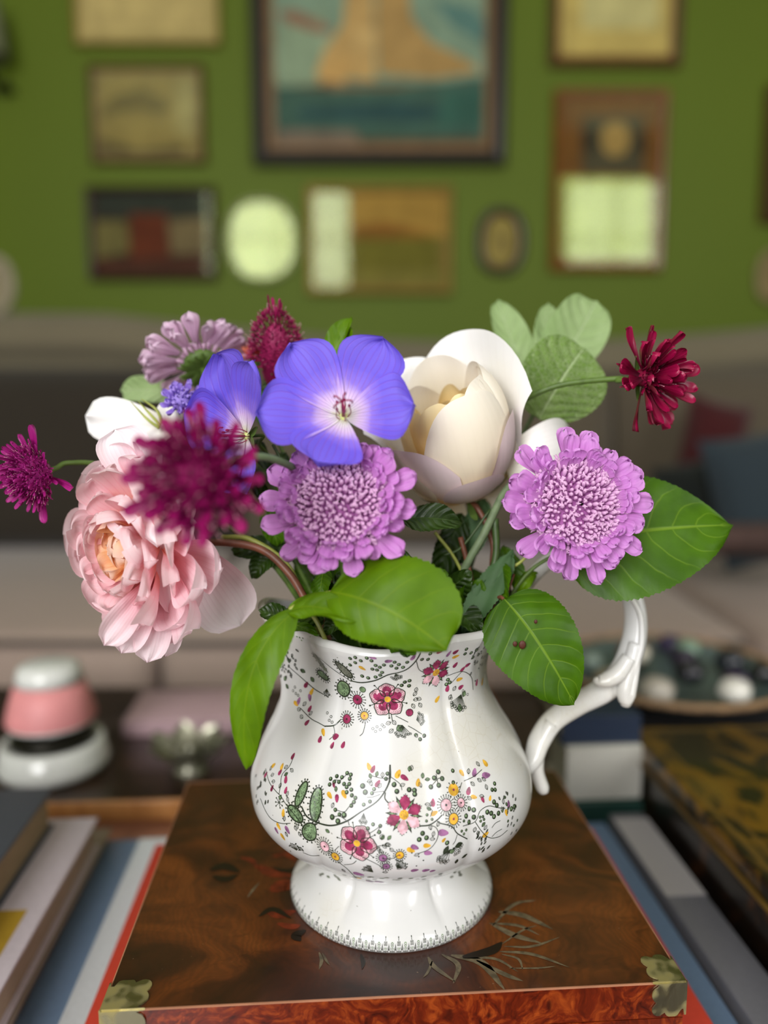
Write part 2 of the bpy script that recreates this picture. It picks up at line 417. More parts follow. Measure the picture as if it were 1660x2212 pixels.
def el(cx, cy, rx, ry, n=20): return [(cx+rx*math.cos(2*PI*k/n), cy+ry*math.sin(2*PI*k/n)) for k in range(n)]
picture((548, -330, 1106, 356), 30, w_black, 'large dark-framed painting of a sailing ship in the middle of the wall', [
    ('7A9078', [(585, -300), (1072, -300), (1072, 180), (585, 180)]),
    ('86987A', [(600, 60), (700, 20), (720, 180), (600, 190)]),
    ('8A6A52', [(600, 25), (640, 22), (720, 62), (700, 75), (620, 50)]),
    ('56786E', [(930, 0), (1020, 15), (1060, 60), (1050, 100), (980, 60)]),
    ('B4935A', [(680, 165), (700, 110), (740, 55), (780, -300), (800, -300), (812, 175)]),
    ('A5854F', [(818, 160), (812, 40), (830, -300), (850, -300), (890, 40), (930, 90), (1020, 135), (1035, 155), (940, 170)]),
    ('C29B5C', [(690, 150), (735, 115), (760, 130), (742, 185), (690, 182)]), ('C5A468', [(760, 60), (810, 60), (812, 110), (765, 110)]),
    ('7A6344', [(690, 172), (800, 190), (960, 178), (1020, 168), (980, 196), (720, 200)]),
    ('3E5A4C', [(585, 185), (700, 195), (850, 192), (1072, 165), (1072, 300), (585, 300)]),
    ('2C4A48', [(640, 235), (850, 222), (1010, 235), (900, 265), (650, 258)]), ('345A4C', [(960, 200), (1060, 190), (1060, 270), (940, 275)]),
    ('6E6252', [(600, 280), (770, 283), (780, 312), (600, 318)])], '5A4A30', glass=False, inner=(24, plain('dark_gold_slip', '6E4E22', .5, .2)), depth=.05, name='ship_painting', cat='painting')
picture((158, -230, 468, 94), 7, w_gilt, 'frame with plain cream-yellow sheet, cut by the top edge at left', [('B8A468', [(180, -210), (448, -210), (448, 74), (180, 74)])], 'A3935A', glass=False)
picture((196, 136, 438, 350), 9, w_mid, 'thin-framed beige landscape print above the dark red-brown picture', [
    ('8E7F48', [(212, 160), (420, 160), (424, 330), (215, 330)]), ('6E6338', [(215, 235), (250, 205), (300, 192), (345, 205), (372, 238), (340, 248), (300, 236), (250, 245), (217, 262)]),
    ('968C58', [(380, 170), (420, 170), (424, 300), (380, 290)]), ('5A5030', [(215, 300), (300, 325), (400, 315), (400, 332), (215, 332)])], '84764A')
picture((190, 400, 464, 604), 12, w_dark, 'dark-framed picture with a red-brown centre, lowest at left', [
    ('30342A', [(205, 415), (450, 415), (450, 470), (205, 470)]), ('6A6236', [(205, 478), (275, 478), (282, 545), (205, 560)]),
    ('5E2C16', [(280, 462), (360, 462), (368, 590), (280, 590)]), ('6E6040', [(362, 475), (450, 470), (450, 545), (370, 550)]), ('4A2A1C', [(205, 560), (450, 552), (450, 592), (205, 592)])], '3A2C1E')
picture((664, 398, 980, 634), 14, w_gilt, 'gilt-framed landscape in ochre and brown under the ship painting', [
    ('8C8A52', [(682, 416), (756, 416), (756, 590), (682, 590)]), ('9E7E38', [(756, 418), (962, 418), (962, 510), (756, 510)]), ('80561E', [(762, 492), (830, 480), (905, 498), (950, 512), (762, 530)]),  # left panel: the window's reflection laid in as flat pale colour
    ('6A6420', [(756, 515), (950, 512), (950, 590), (756, 592)]), ('787030', [(682, 585), (962, 585), (962, 616), (682, 616)])], '7C6C34')
picture((1190, 190, 1450, 584), 17, w_brown, 'tall brown wooden frame with a dark print in its upper half', [
    ('6E4A1C', [(1208, 210), (1432, 210), (1432, 566), (1208, 566)]), ('4C4630', [(1258, 250), (1392, 250), (1392, 376), (1258, 376)]), ('9E8348', el(1330, 300, 32, 38)),
    ('2E2A1C', el(1272, 305, 12, 28)), ('2E2A1C', el(1386, 312, 12, 26)), ('A4AE58', [(1212, 384), (1404, 384), (1404, 556), (1212, 556)])], '7A5420')  # yellow-green lower panel is window glare painted into the print
picture((1188, -260, 1492, 140), 22, w_mid, 'dark brown frame with cream and gold mount, cut by the top edge at right', [
    ('B9A45C', [(1212, -240), (1470, -240), (1470, 118), (1212, 118)]), ('BDB478', [(1258, -230), (1424, -230), (1424, 62), (1258, 62)])], 'A98C44', glass=False)
picture((1646, 180, 1760, 480), 12, w_mid, 'dark frame at the right edge of the photograph, mostly outside it', [('4C3A1C', [(1665, 200), (1740, 200), (1740, 460), (1665, 460)])], '3C2C14')
def oval(rect, fw, mat, label, inner, glass, name='oval_picture', extra=None):
    x0, y0, x1, y1 = rect; a = pxr(x0, y1); b = pxr(x1, y0); c = Vector(((a.x+b.x)/2, YW, (a.z+b.z)/2))
    rx, rz = (b.x-a.x)/2, (b.z-a.z)/2; f = fw*(b.x-a.x)/(x1-x0); t = thing(name, label, 'picture', c)
    q = MB(); n = 40; e = .82
    def sup(th): 
        cc, ss = math.cos(th), math.sin(th); return math.copysign(abs(cc)**e, cc), math.copysign(abs(ss)**e, ss)
    prof = [(0, -.001), (0, -.02), (f*.35, -.027), (f*.8, -.022), (f, -.012), (f, -.001)]
    q.grid(lambda u, v: (c.x+(rx-prof[round(v*5)][0])*sup(2*PI*u)[0], YW+prof[round(v*5)][1], c.z+(rz-prof[round(v*5)][0])*sup(2*PI*u)[1]), n, 5, wrap=True)
    part('frame', q, mat, t)
    def disc(yy, k=.98): return [(c.x+(rx-f)*k*sup(2*PI*i/n)[0], yy, c.z+(rz-f)*k*sup(2*PI*i/n)[1]) for i in range(n)]
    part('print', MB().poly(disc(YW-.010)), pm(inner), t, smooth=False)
    if extra:
        part('silhouette', MB().poly([pxr(px, py, YW-.0104) for px, py in extra[1]]), pm(extra[0]), t, smooth=False)
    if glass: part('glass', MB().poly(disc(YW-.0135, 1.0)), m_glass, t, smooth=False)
    return t
oval((490, 424, 640, 606), 7, plain('pale_oval_moulding', '8E9464', .5), 'pale oval frame reflecting the window, between the dark picture and the gilt landscape', 'B8C078', True)  # yellow-green of the print carries part of the window glare
oval((1030, 444, 1140, 592), 19, w_dark, 'small dark oval frame beside the tall brown frame', '8E7E40', False, extra=('7A6A38', el(1086, 528, 14, 22)))
oval((1636, 535, 1730, 655), 14, plain('beige_round_moulding', '8A7A52', .5), 'round beige frame at the right edge of the photograph', '7C6C44', False, name='round_picture')
oval((-90, 545, 22, 680), 12, plain('stone_round_moulding', 'A79C84', .5), 'round stone-coloured plaque at the left edge of the photograph', '93886C', False, name='round_plaque')
# wall bracket lamp with pale shade at the left edge
c = ony(-6, 90, YW-.06)
t = thing('wall_lamp', 'wall lamp with grey pleated shade at the left edge of the wall', 'lamp', Vector((c.x, YW, c.z)))
part('lamp_shade', MB().lathe([(.058, -.09), (.05, 0), (.035, .09), (.033, .09), (.048, 0), (.056, -.09)], (c.x, YW-.12, c.z+.02), 24, cap=False), plain('grey_shade_cloth', '6C7050', .8), t)
part('lamp_bracket', MB().tube(catmull([(c.x, YW-.12, c.z+.06), (c.x, YW-.12, c.z-.12), (c.x, YW-.06, c.z-.15), (c.x, YW-.002, c.z-.13)]), .008, 8).lathe([(.035, 0), (.03, .02), (.01, .03)], (c.x, YW-.03, c.z-.15), 16), plain('dark_bronze', '20200F', .4, .7), t)

# ================================================================== TABLE AND WHAT LIES ON IT
w_table = wood('dark_table_wood', '241810', '3C2818', .3, 8)
tb = thing('coffee_table', 'low dark wooden table carrying the box, books and trinkets', 'table', Vector((.05, .6, 0)))
part('table_top', MB().box(-.62, .80, .08, 1.15, ZT-.03, ZT, bev=.004), w_table, tb)
part('apron', MB().box(-.56, .74, .14, 1.09, ZT-.11, ZT-.03), w_table, tb, smooth=False)
for x in (-.56, .74):
    for y in (.14, 1.09): part('leg', MB().lathe([(.018, .0125), (.024, .03), (.022, .15), (.032, ZT-.14), (.032, ZT-.03)], (x, y, 0), 12), w_table, tb)
rug = props(part('rug', MB().box(-1.8, 2.0, -.6, 1.35, .0005, .012, bev=.003), fabric('wool_rug_cloth', '6A5644')), 'plain brown wool rug under the coffee table', 'rug')

def book(x0, x1, y0, y1, z0, z1, cover, label, pages='CFC6B0', th=.0025, spine='L', name='book', lip=.004, bands=None, group=None):
    """a closed book lying flat, in the box-aligned frame; spine L = left side, R, F = front, B = back"""
    M = Matrix.Translation(BF((x0+x1)/2, (y0+y1)/2, z0)) @ Matrix.Rotation(YAW, 4, 'Z')
    t = thing(name, label, 'book', M, group); X, Y, H = (x1-x0)/2, (y1-y0)/2, z1-z0
    part('back_cover', MB().box(-X, X, -Y, Y, 0, th, bev=.0008), cover, t, local=True)
    part('front_cover', MB().box(-X, X, -Y, Y, H-th, H, bev=.0008), cover, t, local=True)
    a = dict(L=(-X+th, X-lip, -Y+lip, Y-lip), R=(-X+lip, X-th, -Y+lip, Y-lip), F=(-X+lip, X-lip, -Y+th, Y-lip), B=(-X+lip, X-lip, -Y+lip, Y-th))[spine]
    part('pages', MB().box(*a, th, H-th), page_mat(pages), t, local=True, smooth=False)
    s_ = dict(L=(-X, -X+th, -Y, Y), R=(X-th, X, -Y, Y), F=(-X, X, -Y, -Y+th), B=(-X, X, Y-th, Y))[spine]
    part('spine', MB().box(*s_, th, H-th), cover, t, local=True, smooth=False)
    for k, (bx0, bx1, by0, by1, bm_) in enumerate(bands or []):
        part('cover_band', MB().box(bx0*X, bx1*X, by0*Y, by1*Y, H, H+.0003), bm_, t, local=True, smooth=False)
    return t
_pg = {}
def page_mat(c):
    if c not in _pg:
        m, nt, out = newmat('paper_edges_'+c); co = scaled(nt, texco(nt), (1, 1, 60)); n = noise_t(nt, co, 60, 3)
        principled(nt, out, mixc(nt, smooth(nt, n, .35, .65), tuple(x*.72 for x in hexc(c)[:3])+(1,), hexc(c)), .8, 0, .2, 0, bump(nt, n, .3)); _pg[c] = m
    return _pg[c]
def cloth_cover(n, c, rough=.6, var=.03): return plain(n, c, rough, var=var, scale=260, bumpy=.05)
HR = ZB-.08
m_redc = cloth_cover('coral_red_cover', 'C8402E', .5)
book(-.1545, .2325, .33, .652, HR-.022, HR-.0002, m_redc, 'large coral-red book directly under the burl box', spine='B')
m_blue = cloth_cover('shaded_blue_cover', '7088A6', .4); m_pale = cloth_cover('lit_pale_band', 'D4D8DC', .4); m_white = cloth_cover('white_band', 'A8A4A4', .4)  # slate blue is shade painted on a pale cover, pale grey its lit strip
HB = HR-.022
book(-.232, .262, .30, .70, ZT, HB-.0002, m_blue, 'wide pale book under the coral-red book, its shade painted slate blue, a lit band left pale', bands=[(-.79, -.66, -1, 1, m_pale)], spine='B')
# left stack
m_slate = cloth_cover('dark_slate_cover', '4A4E58', .45); m_yel = cloth_cover('mustard_yellow_cover', 'B8942C', .5); m_lil = cloth_cover('lilac_white_cover', 'D0C4CC', .4); m_taupe = cloth_cover('taupe_cover', '9A8A7C', .5)
zs = ZT
book(-.50, -.205, .30, .70, zs, zs+.034, m_taupe, 'thick taupe book at the bottom of the left stack', 'A89888', spine='L')
book(-.47, -.207, .30, .668, zs+.0342, zs+.062, m_lil, 'book with lilac-white cover and mustard band in the left stack', 'C0A890', bands=[(.1, .9, -1, .3, m_yel)], spine='L')
book(-.52, -.240, .28, .655, zs+.0624, zs+.097, m_slate, 'dark slate book on top of the left stack', 'A08C6C', spine='L')
# light wooden tray end behind the books
w_tray = wood('honey_tray_wood', 'A06A3A', 'C08850', .35, 6); w_tray2 = wood('pinkish_tray_wood', '8A5A48', 'A87460', .4, 6)
M = Matrix.Translation(BF(-.20, .735, ZT)) @ Matrix.Rotation(YAW, 4, 'Z'); t = thing('wooden_tray', 'honey-coloured wooden tray behind the left books', 'tray', M)
part('tray_floor', MB().box(-.10, .12, -.027, .028, .0, .006), w_tray2, t, local=True)
for (a, b, c_, d, h) in ((-.10, .12, .0285, .034, .026), (-.10, .12, -.032, -.0275, .014), (-.105, -.1002, -.032, .034, .022), (.1202, .125, -.032, .034, .022)):
    part('tray_side', MB().box(a, b, c_, d, 0, h, bev=.0015), w_tray, t, local=True)

# pink and white candle lamp
m_por = plain('white_glazed_porcelain', 'E0E1DC', .15, var=.02, coat=.3); m_pink = plain('pink_shade', 'F0A0A0', .5, var=.05, trans=.2); m_ring = plain('dark_metal_ring', '2A2820', .35, .6)
c = onz(105, 1690, ZT); c = Vector((c.x-.010, c.y+.04, ZT)); t = thing('candle_lamp', 'little candle lamp with pink and white shade on white base', 'lamp', c)
part('base', MB().lathe([(.052, 0), (.062, .002), (.064, .012), (.060, .018), (.058, .034), (.052, .036), (.048, .028), (.001, .026)], c, 40), m_por, t)
part('ring', MB().lathe([(.047, .0365), (.045, .044), (.030, .046), (.028, .040)], c, 32), m_ring, t)
part('stem', MB().lathe([(.016, .026), (.011, .036), (.011, .050), (.018, .058)], c, 20), m_por, t)
part('shade', MB().lathe([(.050, .060), (.0505, .064), (.046, .082), (.038, .106), (.036, .106), (.044, .082), (.048, .062)], c, 40, cap=False), m_pink, t)
part('shade_rim', MB().lathe([(.048, .056), (.0495, .0595), (.046, .0605), (.001, .060)], c, 40), m_por, t)
part('shade_top', MB().lathe([(.0385, .106), (.036, .116), (.033, .124), (.025, .127), (.001, .128)], c, 40), m_por, t)

# silver flower dish
m_sil = plain('tarnished_silver', '9C9A88', .35, .75, var=.35, scale=120, bumpy=.4)
c = onz(412, 1662, ZT); t = thing('silver_dish', 'small tarnished silver dish shaped like an open flower', 'dish', Vector((c.x, c.y, ZT)))
part('foot', MB().lathe([(.022, 0), (.020, .004), (.012, .010), (.016, .016)], (c.x, c.y, ZT), 24), m_sil, t)
for k in range(7):
    a = 2*PI*k/7+.2
    def pf(u, v, a=a):
        r = .012+.036*v; w_ = .018*math.sin(PI*min(1, .12+.88*v))**.6*(2*u-1)
        return (c.x+r*math.cos(a)-w_*math.sin(a), c.y+r*math.sin(a)+w_*math.cos(a), ZT+.016+.022*v**1.6+.004*math.cos(5*u))
    part('petal', MB().grid(pf, 6, 8), m_sil, t)
part('knob', MB().ball((c.x, c.y, ZT+.024), (.008, .008, .010), n=12, k=8), m_sil, t)
# lilac notebook behind the dish
book(-.27, -.11, .985, 1.10, ZT, ZT+.020, cloth_cover('dusty_pink_cover', 'B89AA0', .5), 'dusty pink notebook behind the silver dish', spine='F')

# books standing behind the box on the right
book(.232, .306, .715, .80, ZT, ZT+.033, cloth_cover('bottle_green_cover', '1F4038', .5), 'bottle-green book at the bottom of the stack behind the jug handle', spine='F', th=.004)
book(.230, .306, .722, .80, ZT+.0332, ZT+.088, cloth_cover('off_white_cover', 'C4C2B8', .5), 'thick off-white book between the green and navy ones', 'C8C6BE', spine='F', th=.003)
book(.226, .306, .728, .80, ZT+.0882, ZT+.118, cloth_cover('navy_cover', '1C2A40', .45), 'navy book on top of the off-white one', spine='F', th=.003)
props(part('terracotta_box', MB().box(.135, .18, .82, .88, ZT, ZT+.10, bev=.004, fr=BF), plain('terracotta_lacquer', '8A4420', .4, var=.2)), 'small upright terracotta-coloured box behind the jug', 'box')
book(-.06, .10, .93, 1.06, ZT, ZT+.03, cloth_cover('dark_brown_cover', '3A2A20', .5), 'dark brown book behind the jug', spine='F')
# right: low book beside the trunk
book(.2665, .300, .30, .70, ZT, ZT+.03, cloth_cover('steel_grey_cover', '6E6E74', .45), 'narrow steel-grey book squeezed beside the lacquered trunk', '8E8A8C', spine='L', bands=[(-1, 1, .35, .95, m_white)])

# lacquered trunk with gold decoration
m_lac, nt, out = newmat('black_gold_lacquer'); co = scaled(nt, texco(nt), (1, .6, 1)); n = noise_t(nt, co, 26, 4, .55, 1.2); n2 = noise_t(nt, co, 9, 2)
g = smooth(nt, mth(nt, 'ADD', n, mth(nt, 'MULTIPLY', n2, .35)), .66, .78)
principled(nt, out, mixc(nt, g, hexc('1C1608'), hexc('70500F')), .35, 0, .5, .3)
m_lac2, nt, out = newmat('dark_lacquer_side'); n = noise_t(nt, texco(nt), 16, 4, .55, 1.2)
principled(nt, out, mixc(nt, smooth(nt, n, .52, .75), hexc('140C06'), hexc('4A2A0C')), .3, 0, .5, .3)
m_line = plain('worn_gold_line', '6E5422', .45, .2)
M = Matrix.Translation(BF(.48, .50, ZT)) @ Matrix.Rotation(YAW, 4, 'Z'); t = thing('lacquer_trunk', 'dark lacquered trunk with gold leaf pattern at the right', 'trunk', M)
part('trunk_body', MB().box(-.17, .17, -.26, .263, 0, .068, bev=.003), m_lac2, t, local=True)
part('trunk_lid', MB().box(-.174, .174, -.264, .267, .0685, .089, bev=.004), m_lac, t, local=True)
part('gold_line', MB().box(-.168, -.164, -.258, .26, .089, .0893).box(-.155, -.152, -.25, .25, .089, .0893).box(-.168, .168, .254, .258, .089, .0893), m_line, t, local=True, smooth=False)
part('lid_bead', MB().tube([(-.1745, -.262, .069), (-.1745, .265, .069)], .0025, 6), m_line, t, local=True)

# tray of trinkets beyond the trunk
m_bask = plain('tan_basket_rim', '9A7A58', .7, var=.25, scale=90, bumpy=.4); book(.30, .60, .93, 1.09, ZT, ZT+.034, cloth_cover('black_cover', '1E1C1E', .5), 'large black book under the trinket dish', spine='F')
c = Vector((.392, 1.04, ZT+.0342))
t = thing('trinket_dish', 'wide shallow dish with a tan rim, heaped with trinkets, far right of the table', 'dish', c)
part('dish_bowl', MB().lathe([(.09, 0), (.10, .004), (.145, .026), (.150, .031), (.146, .033), (.138, .027), (.095, .008), (.001, .007)], c, 48), plain('grey_teal_glaze', '5A6A68', .3), t)
part('dish_rim', MB().tube([(c.x+.149*math.cos(2*PI*k/40), c.y+.149*math.sin(2*PI*k/40), c.z+.033) for k in range(41)], .005, 8), m_bask, t)
cols = ['2A1F38', 'D9D2C0', '1B1A22', '7E9A84', 'E4DED2', '4A3A5A', '8A3A30', 'B8B0A4', '20242C', '7E8E84', 'E0DCD2', '33264A', '9C8E7A', '1A1A1A']
nm = ['deep violet', 'cream', 'black', 'sage green', 'white', 'plum', 'brick red', 'pale grey', 'blue-black', 'grey-green', 'ivory', 'indigo', 'beige', 'jet black']
rr = random.Random(4)
for k in range(14):
    a = k*2.4; r = .018+.030*math.sqrt(k); r = min(r, .118); px_, py_ = c.x+r*math.cos(a), c.y+r*math.sin(a)*.9; s_ = rr.uniform(.016, .024)
    zz = c.z+.010+max(0, (r-.095))*.45+s_*.8+(.02 if k < 4 else 0)
    def fb(u, v, s_=s_, k=k):
        th = 2*PI*u; ph = PI*(.02+.96*v); q = s_*(1+.08*math.cos(6*th)); return (px_+q*math.sin(ph)*math.cos(th), py_+q*math.sin(ph)*math.sin(th), zz-s_*.8*math.cos(ph))
    props(part('ornament', MB().grid(fb, 18, 10, wrap=True), plain('trinket_'+nm[k].replace(' ', '_'), cols[k], .3, coat=.3)), nm[k]+' fluted ornament heaped in the trinket dish', 'ornament', 'ornaments in the trinket dish')
props(part('folded_cloth', MB().box(.58, .76, .92, 1.08, ZT, ZT+.045, bev=.012), fabric('sky_blue_cloth', '4F7090')), 'folded blue cloth on the far right of the table', 'cloth')
book(.34, .66, .785, .85, ZT, ZT+.016, cloth_cover('grey_teal_cover', '4A5654', .5), 'grey-teal book in front of the trinket dish', spine='F')

# ================================================================== BURL BOX
m_top, nt, out = newmat('dark_burl_veneer'); co = scaled(nt, texco(nt), (1, 1.3, 1)); co.node.inputs['Location'].default_value = (.3, .2, 0)
wn = N(nt, 'TexNoise', i_Scale=9.0, i_Detail=3.0); nt.links.new(co, wn.inputs[0])
vm = N(nt, 'VectorMath'); vm.operation = 'MULTIPLY_ADD'; nt.links.new(wn.outputs['Color'], vm.inputs[0]); vm.inputs[1].default_value = (.12, .12, .12); nt.links.new(co, vm.inputs[2])
n1 = noise_t(nt, vm.outputs[0], 14, 4, .55, .8); n2 = noise_t(nt, vm.outputs[0], 55, 4, .6, 2.0)
wv = N(nt, 'TexWave', i_Scale=70.0, i_Distortion=6.0, i_Detail=3.0); wv.inputs['Detail Scale'].default_value = 1.5; wv.bands_direction = 'X'; nt.links.new(vm.outputs[0], wv.inputs[0])
nb = noise_t(nt, co, 5.5, 2)
base = ramp(nt, n1, [(.30, '241008'), (.46, '421E0C'), (.58, '623010'), (.72, '784018')])
base = mixc(nt, mth(nt, 'MULTIPLY', smooth(nt, wv.outputs['Fac'], .2, .8), .22), base, hexc('2A1608'))
base = mixc(nt, mth(nt, 'MULTIPLY', smooth(nt, n2, .55, .75), .5), base, hexc('301204'))
sp = noise_t(nt, co, 420, 2); base = mixc(nt, smooth(nt, sp, .74, .80, 0, .5), base, hexc('A08468'))
principled(nt, out, base, .34, 0, .5, .25, bump(nt, n2, .08, .0005))
m_front, nt, out = newmat('red_amboyna_burl'); co = texco(nt)
wn = N(nt, 'TexNoise', i_Scale=26.0, i_Detail=3.0); nt.links.new(co, wn.inputs[0])
vm = N(nt, 'VectorMath'); vm.operation = 'MULTIPLY_ADD'; nt.links.new(wn.outputs['Color'], vm.inputs[0]); vm.inputs[1].default_value = (.03, .03, .03); nt.links.new(co, vm.inputs[2])
vo = N(nt, 'TexVoronoi', i_Scale=75.0); nt.links.new(vm.outputs[0], vo.inputs['Vector']); n1 = noise_t(nt, vm.outputs[0], 60, 5, .65, 2.5)
base = ramp(nt, n1, [(.3, '300A03'), (.5, '6A2008'), (.68, '9C4416')])
base = mixc(nt, smooth(nt, vo.outputs['Distance'], .05, .22, .75, 0), base, hexc('2C0A04'))
principled(nt, out, base, .28, 0, .5, .4)
m_edge = plain('pale_string_inlay', 'B07A5C', .4)
BX0, BX1, BY0, BY1 = -.1155, .1815, .362, .602
BH = .08
M = Matrix.Translation(BF((BX0+BX1)/2, (BY0+BY1)/2, HR)) @ Matrix.Rotation(YAW, 4, 'Z')
bx = thing('burl_box', 'burl wood box with brass corners, the jug standing on its lid', 'box', M)
hx, hy = (BX1-BX0)/2, (BY1-BY0)/2
part('box_body', MB().box(-hx, hx, -hy, hy, 0, BH-.0205), m_front, bx, local=True, smooth=False)
part('box_lid', MB().box(-hx, hx, -hy, hy, BH-.0200, BH-.0006), m_front, bx, local=True, smooth=False)
part('lid_veneer', MB().box(-hx+.0006, hx-.0006, -hy+.0006, hy-.0006, BH-.0006, BH), m_top, bx, local=True, smooth=False)
e_ = .0008
part('edge_inlay', MB().box(-hx-.0001, hx+.0001, -hy-.0001, -hy+.0006, BH-e_, BH+.0001).box(-hx-.0001, hx+.0001, hy-.0006, hy+.0001, BH-e_, BH+.0001).box(-hx-.0001, -hx+.0005, -hy, hy, BH-e_, BH+.0001).box(hx-.0005, hx+.0001, -hy, hy, BH-e_, BH+.0001), m_edge, bx, local=True, smooth=False)
m_brass, nt, out = newmat('worn_brass'); n = noise_t(nt, texco(nt), 130, 4, .6, 1.0); n3 = noise_t(nt, texco(nt), 60, 2)
principled(nt, out, mixc(nt, smooth(nt, n3, .40, .60), hexc('B4A870'), hexc('9A9478')), smooth(nt, n3, .46, .54, .42, .25), smooth(nt, n3, .44, .56, .6, .95), .5, 0, bump(nt, n, .25, .0004))
m_darkedge = plain('tarnish_edge', '2C2A1A', .5, .5)
def lobed(w, h, lob): # corner plate outline, corner at the origin; scalloped on the far side
    pts = [(0, 0), (w, 0)]
    cs = [(w*.74, h*.36, w*.27), (w*.80, h*.80, w*.20), (w*.38, h*.82, w*.24)]
    # sample the scalloped boundary as the union of circles seen from the corner
    for k in range(1, 30):
        a = (PI/2)*k/30; d = Vector((math.cos(a), math.sin(a))); best = 0
        for cx, cy, r in cs:
            c = Vector((cx, cy)); b = d.dot(c); q = b*b-(c.length_squared-r*r)
            if q > 0: best = max(best, b+math.sqrt(q))
        if best == 0: best = .8*min(w/max(d.x, 1e-6), h/max(d.y, 1e-6))
        p = d*best; pts.append((min(p.x, w*1.02), min(p.y, h*1.02)))
    pts.append((0, h)); return pts
def plate(mb, pts, fo, fx, fy, fn, th, m=0):
    a = [fo + fx*x + fy*y for x, y in pts]; b_ = [p + fn*th for p in a]; i0 = len(mb.v)
    for p in a: mb.vert(p)
    for p in b_: mb.vert(p)
    n = len(pts); mb.face([i0+n+k for k in range(n)], m)
    for k in range(n): mb.face((i0+k, i0+(k+1) % n, i0+n+(k+1) % n, i0+n+k), m)
for sx in (-1, 1):
    for sy in (-1,):
        cbr = Vector((sx*(hx+.0003), sy*(hy+.0003), BH+.0002)); wx, wy, wz = Vector((-sx, 0, 0)), Vector((0, -sy, 0)), Vector((0, 0, -1))
        q = MB(); d_ = .0215 if sx < 0 else .0175
        plate(q, lobed(d_, .0195, 0), cbr, wx, wy, Vector((0, 0, 1)), .0008)
        plate(q, lobed(d_, .0185, 0), cbr, wx, wz, Vector((0, sy, 0)), .0008)
        plate(q, lobed(.0195, .0185, 0), cbr, wy, wz, Vector((sx, 0, 0)), .0008)
        q.box(min(cbr.x, cbr.x+sx*.0008), max(cbr.x, cbr.x+sx*.0008), min(cbr.y, cbr.y+sy*.0008), max(cbr.y, cbr.y+sy*.0008), BH-.018, BH+.001)
        part('corner_bracket', q, m_brass, bx, local=True, smooth=False)
    # painted grass and reeds on the lid (flat print)
m_paintg = plain('faded_grey_green_paint', '685C46', .4, var=.3, scale=200); m_paintr = plain('faded_red_paint', '70280E', .45, var=.3, scale=150); m_paintb = plain('black_paint', '1C120A', .35)
def blade(mb, pts, w, m=0, z=ZB+.0002):
    pts = [onz(x, y, ZB) for x, y in pts]; P = catmull(pts, 7); n = len(P)
    b = len(mb.v)
    for i, p in enumerate(P):
        t = (P[min(i+1, n-1)]-P[max(i-1, 0)]).normalized(); s = Vector((-t.y, t.x, 0)); k = w*math.sin(PI*(.06+.92*i/(n-1)))**.8
        mb.vert(Vector((p.x, p.y, z))+s*k); mb.vert(Vector((p.x, p.y, z))-s*k)
    for i in range(n-1): mb.face((b+2*i, b+2*i+1, b+2*i+3, b+2*i+2), m)
q = MB()
for pts, w_ in [([(1065, 2000), (1110, 1955), (1160, 1945)], .0012), ([(1078, 1970), (1130, 1978), (1195, 2008)], .0022), ([(1060, 1995), (1110, 2020), (1170, 2038)], .0022), ([(1058, 1995), (1120, 2000), (1165, 2020)], .0012),
    ([(1090, 2045), (1150, 2045), (1210, 2025)], .0009), ([(925, 2068), (940, 2090), (985, 2122)], .0014), ([(955, 2062), (990, 2085), (980, 2125)], .0015), ([(975, 2064), (1040, 2080), (1090, 2138)], .0026), ([(1030, 2075), (1090, 2105), (1130, 2120)], .0016),
    ([(1000, 2070), (1070, 2072), (1120, 2100)], .0010), ([(1080, 2056), (1150, 2062), (1230, 2090)], .0012), ([(1085, 2062), (1120, 2072), (1130, 2095)], .0008), ([(1085, 2040), (1130, 2010), (1160, 2000)], .0007), ([(935, 2075), (925, 2100), (915, 2112)], .0007),
    ([(690, 2058), (695, 2075), (690, 2095)], .0010), ([(697, 2060), (705, 2075), (712, 2085)], .0007), ([(560, 1908), (545, 1925), (535, 1940)], .0008), ([(1100, 2092), (1160, 2092), (1200, 2088)], .0006)]:
    blade(q, pts, w_)
part('painted_reeds', q, m_paintg, bx, smooth=False, kind='stuff')
q = MB()
for pts, w_ in [([(560, 1870), (585, 1885), (640, 1895)], .004), ([(590, 1850), (620, 1845), (640, 1862)], .003), ([(585, 1925), (615, 1912), (645, 1920)], .006), ([(575, 1965), (605, 1975), (640, 1968)], .004), ([(600, 1995), (630, 2002), (650, 1998)], .0025), ([(520, 1852), (545, 1860), (560, 1880)], .002)]: blade(q, pts, w_, 0, ZB+.00012)
for pts, w_ in [([(455, 1880), (485, 1872), (518, 1885)], .004), ([(460, 1893), (488, 1900), (515, 1890)], .003), ([(560, 1980), (590, 1965), (630, 1985)], .0022), ([(1000, 2068), (1060, 2055), (1085, 2036)], .003), ([(660, 2010), (640, 2022), (650, 2034)], .003), ([(590, 1875), (620, 1882), (650, 1872)], .002), ([(780, 2062), (785, 2078), (783, 2094)], .0012)]: blade(q, pts, w_, 1, ZB+.00026)
part('painted_rocks', q, [m_paintr, m_paintb], bx, smooth=False, kind='stuff')

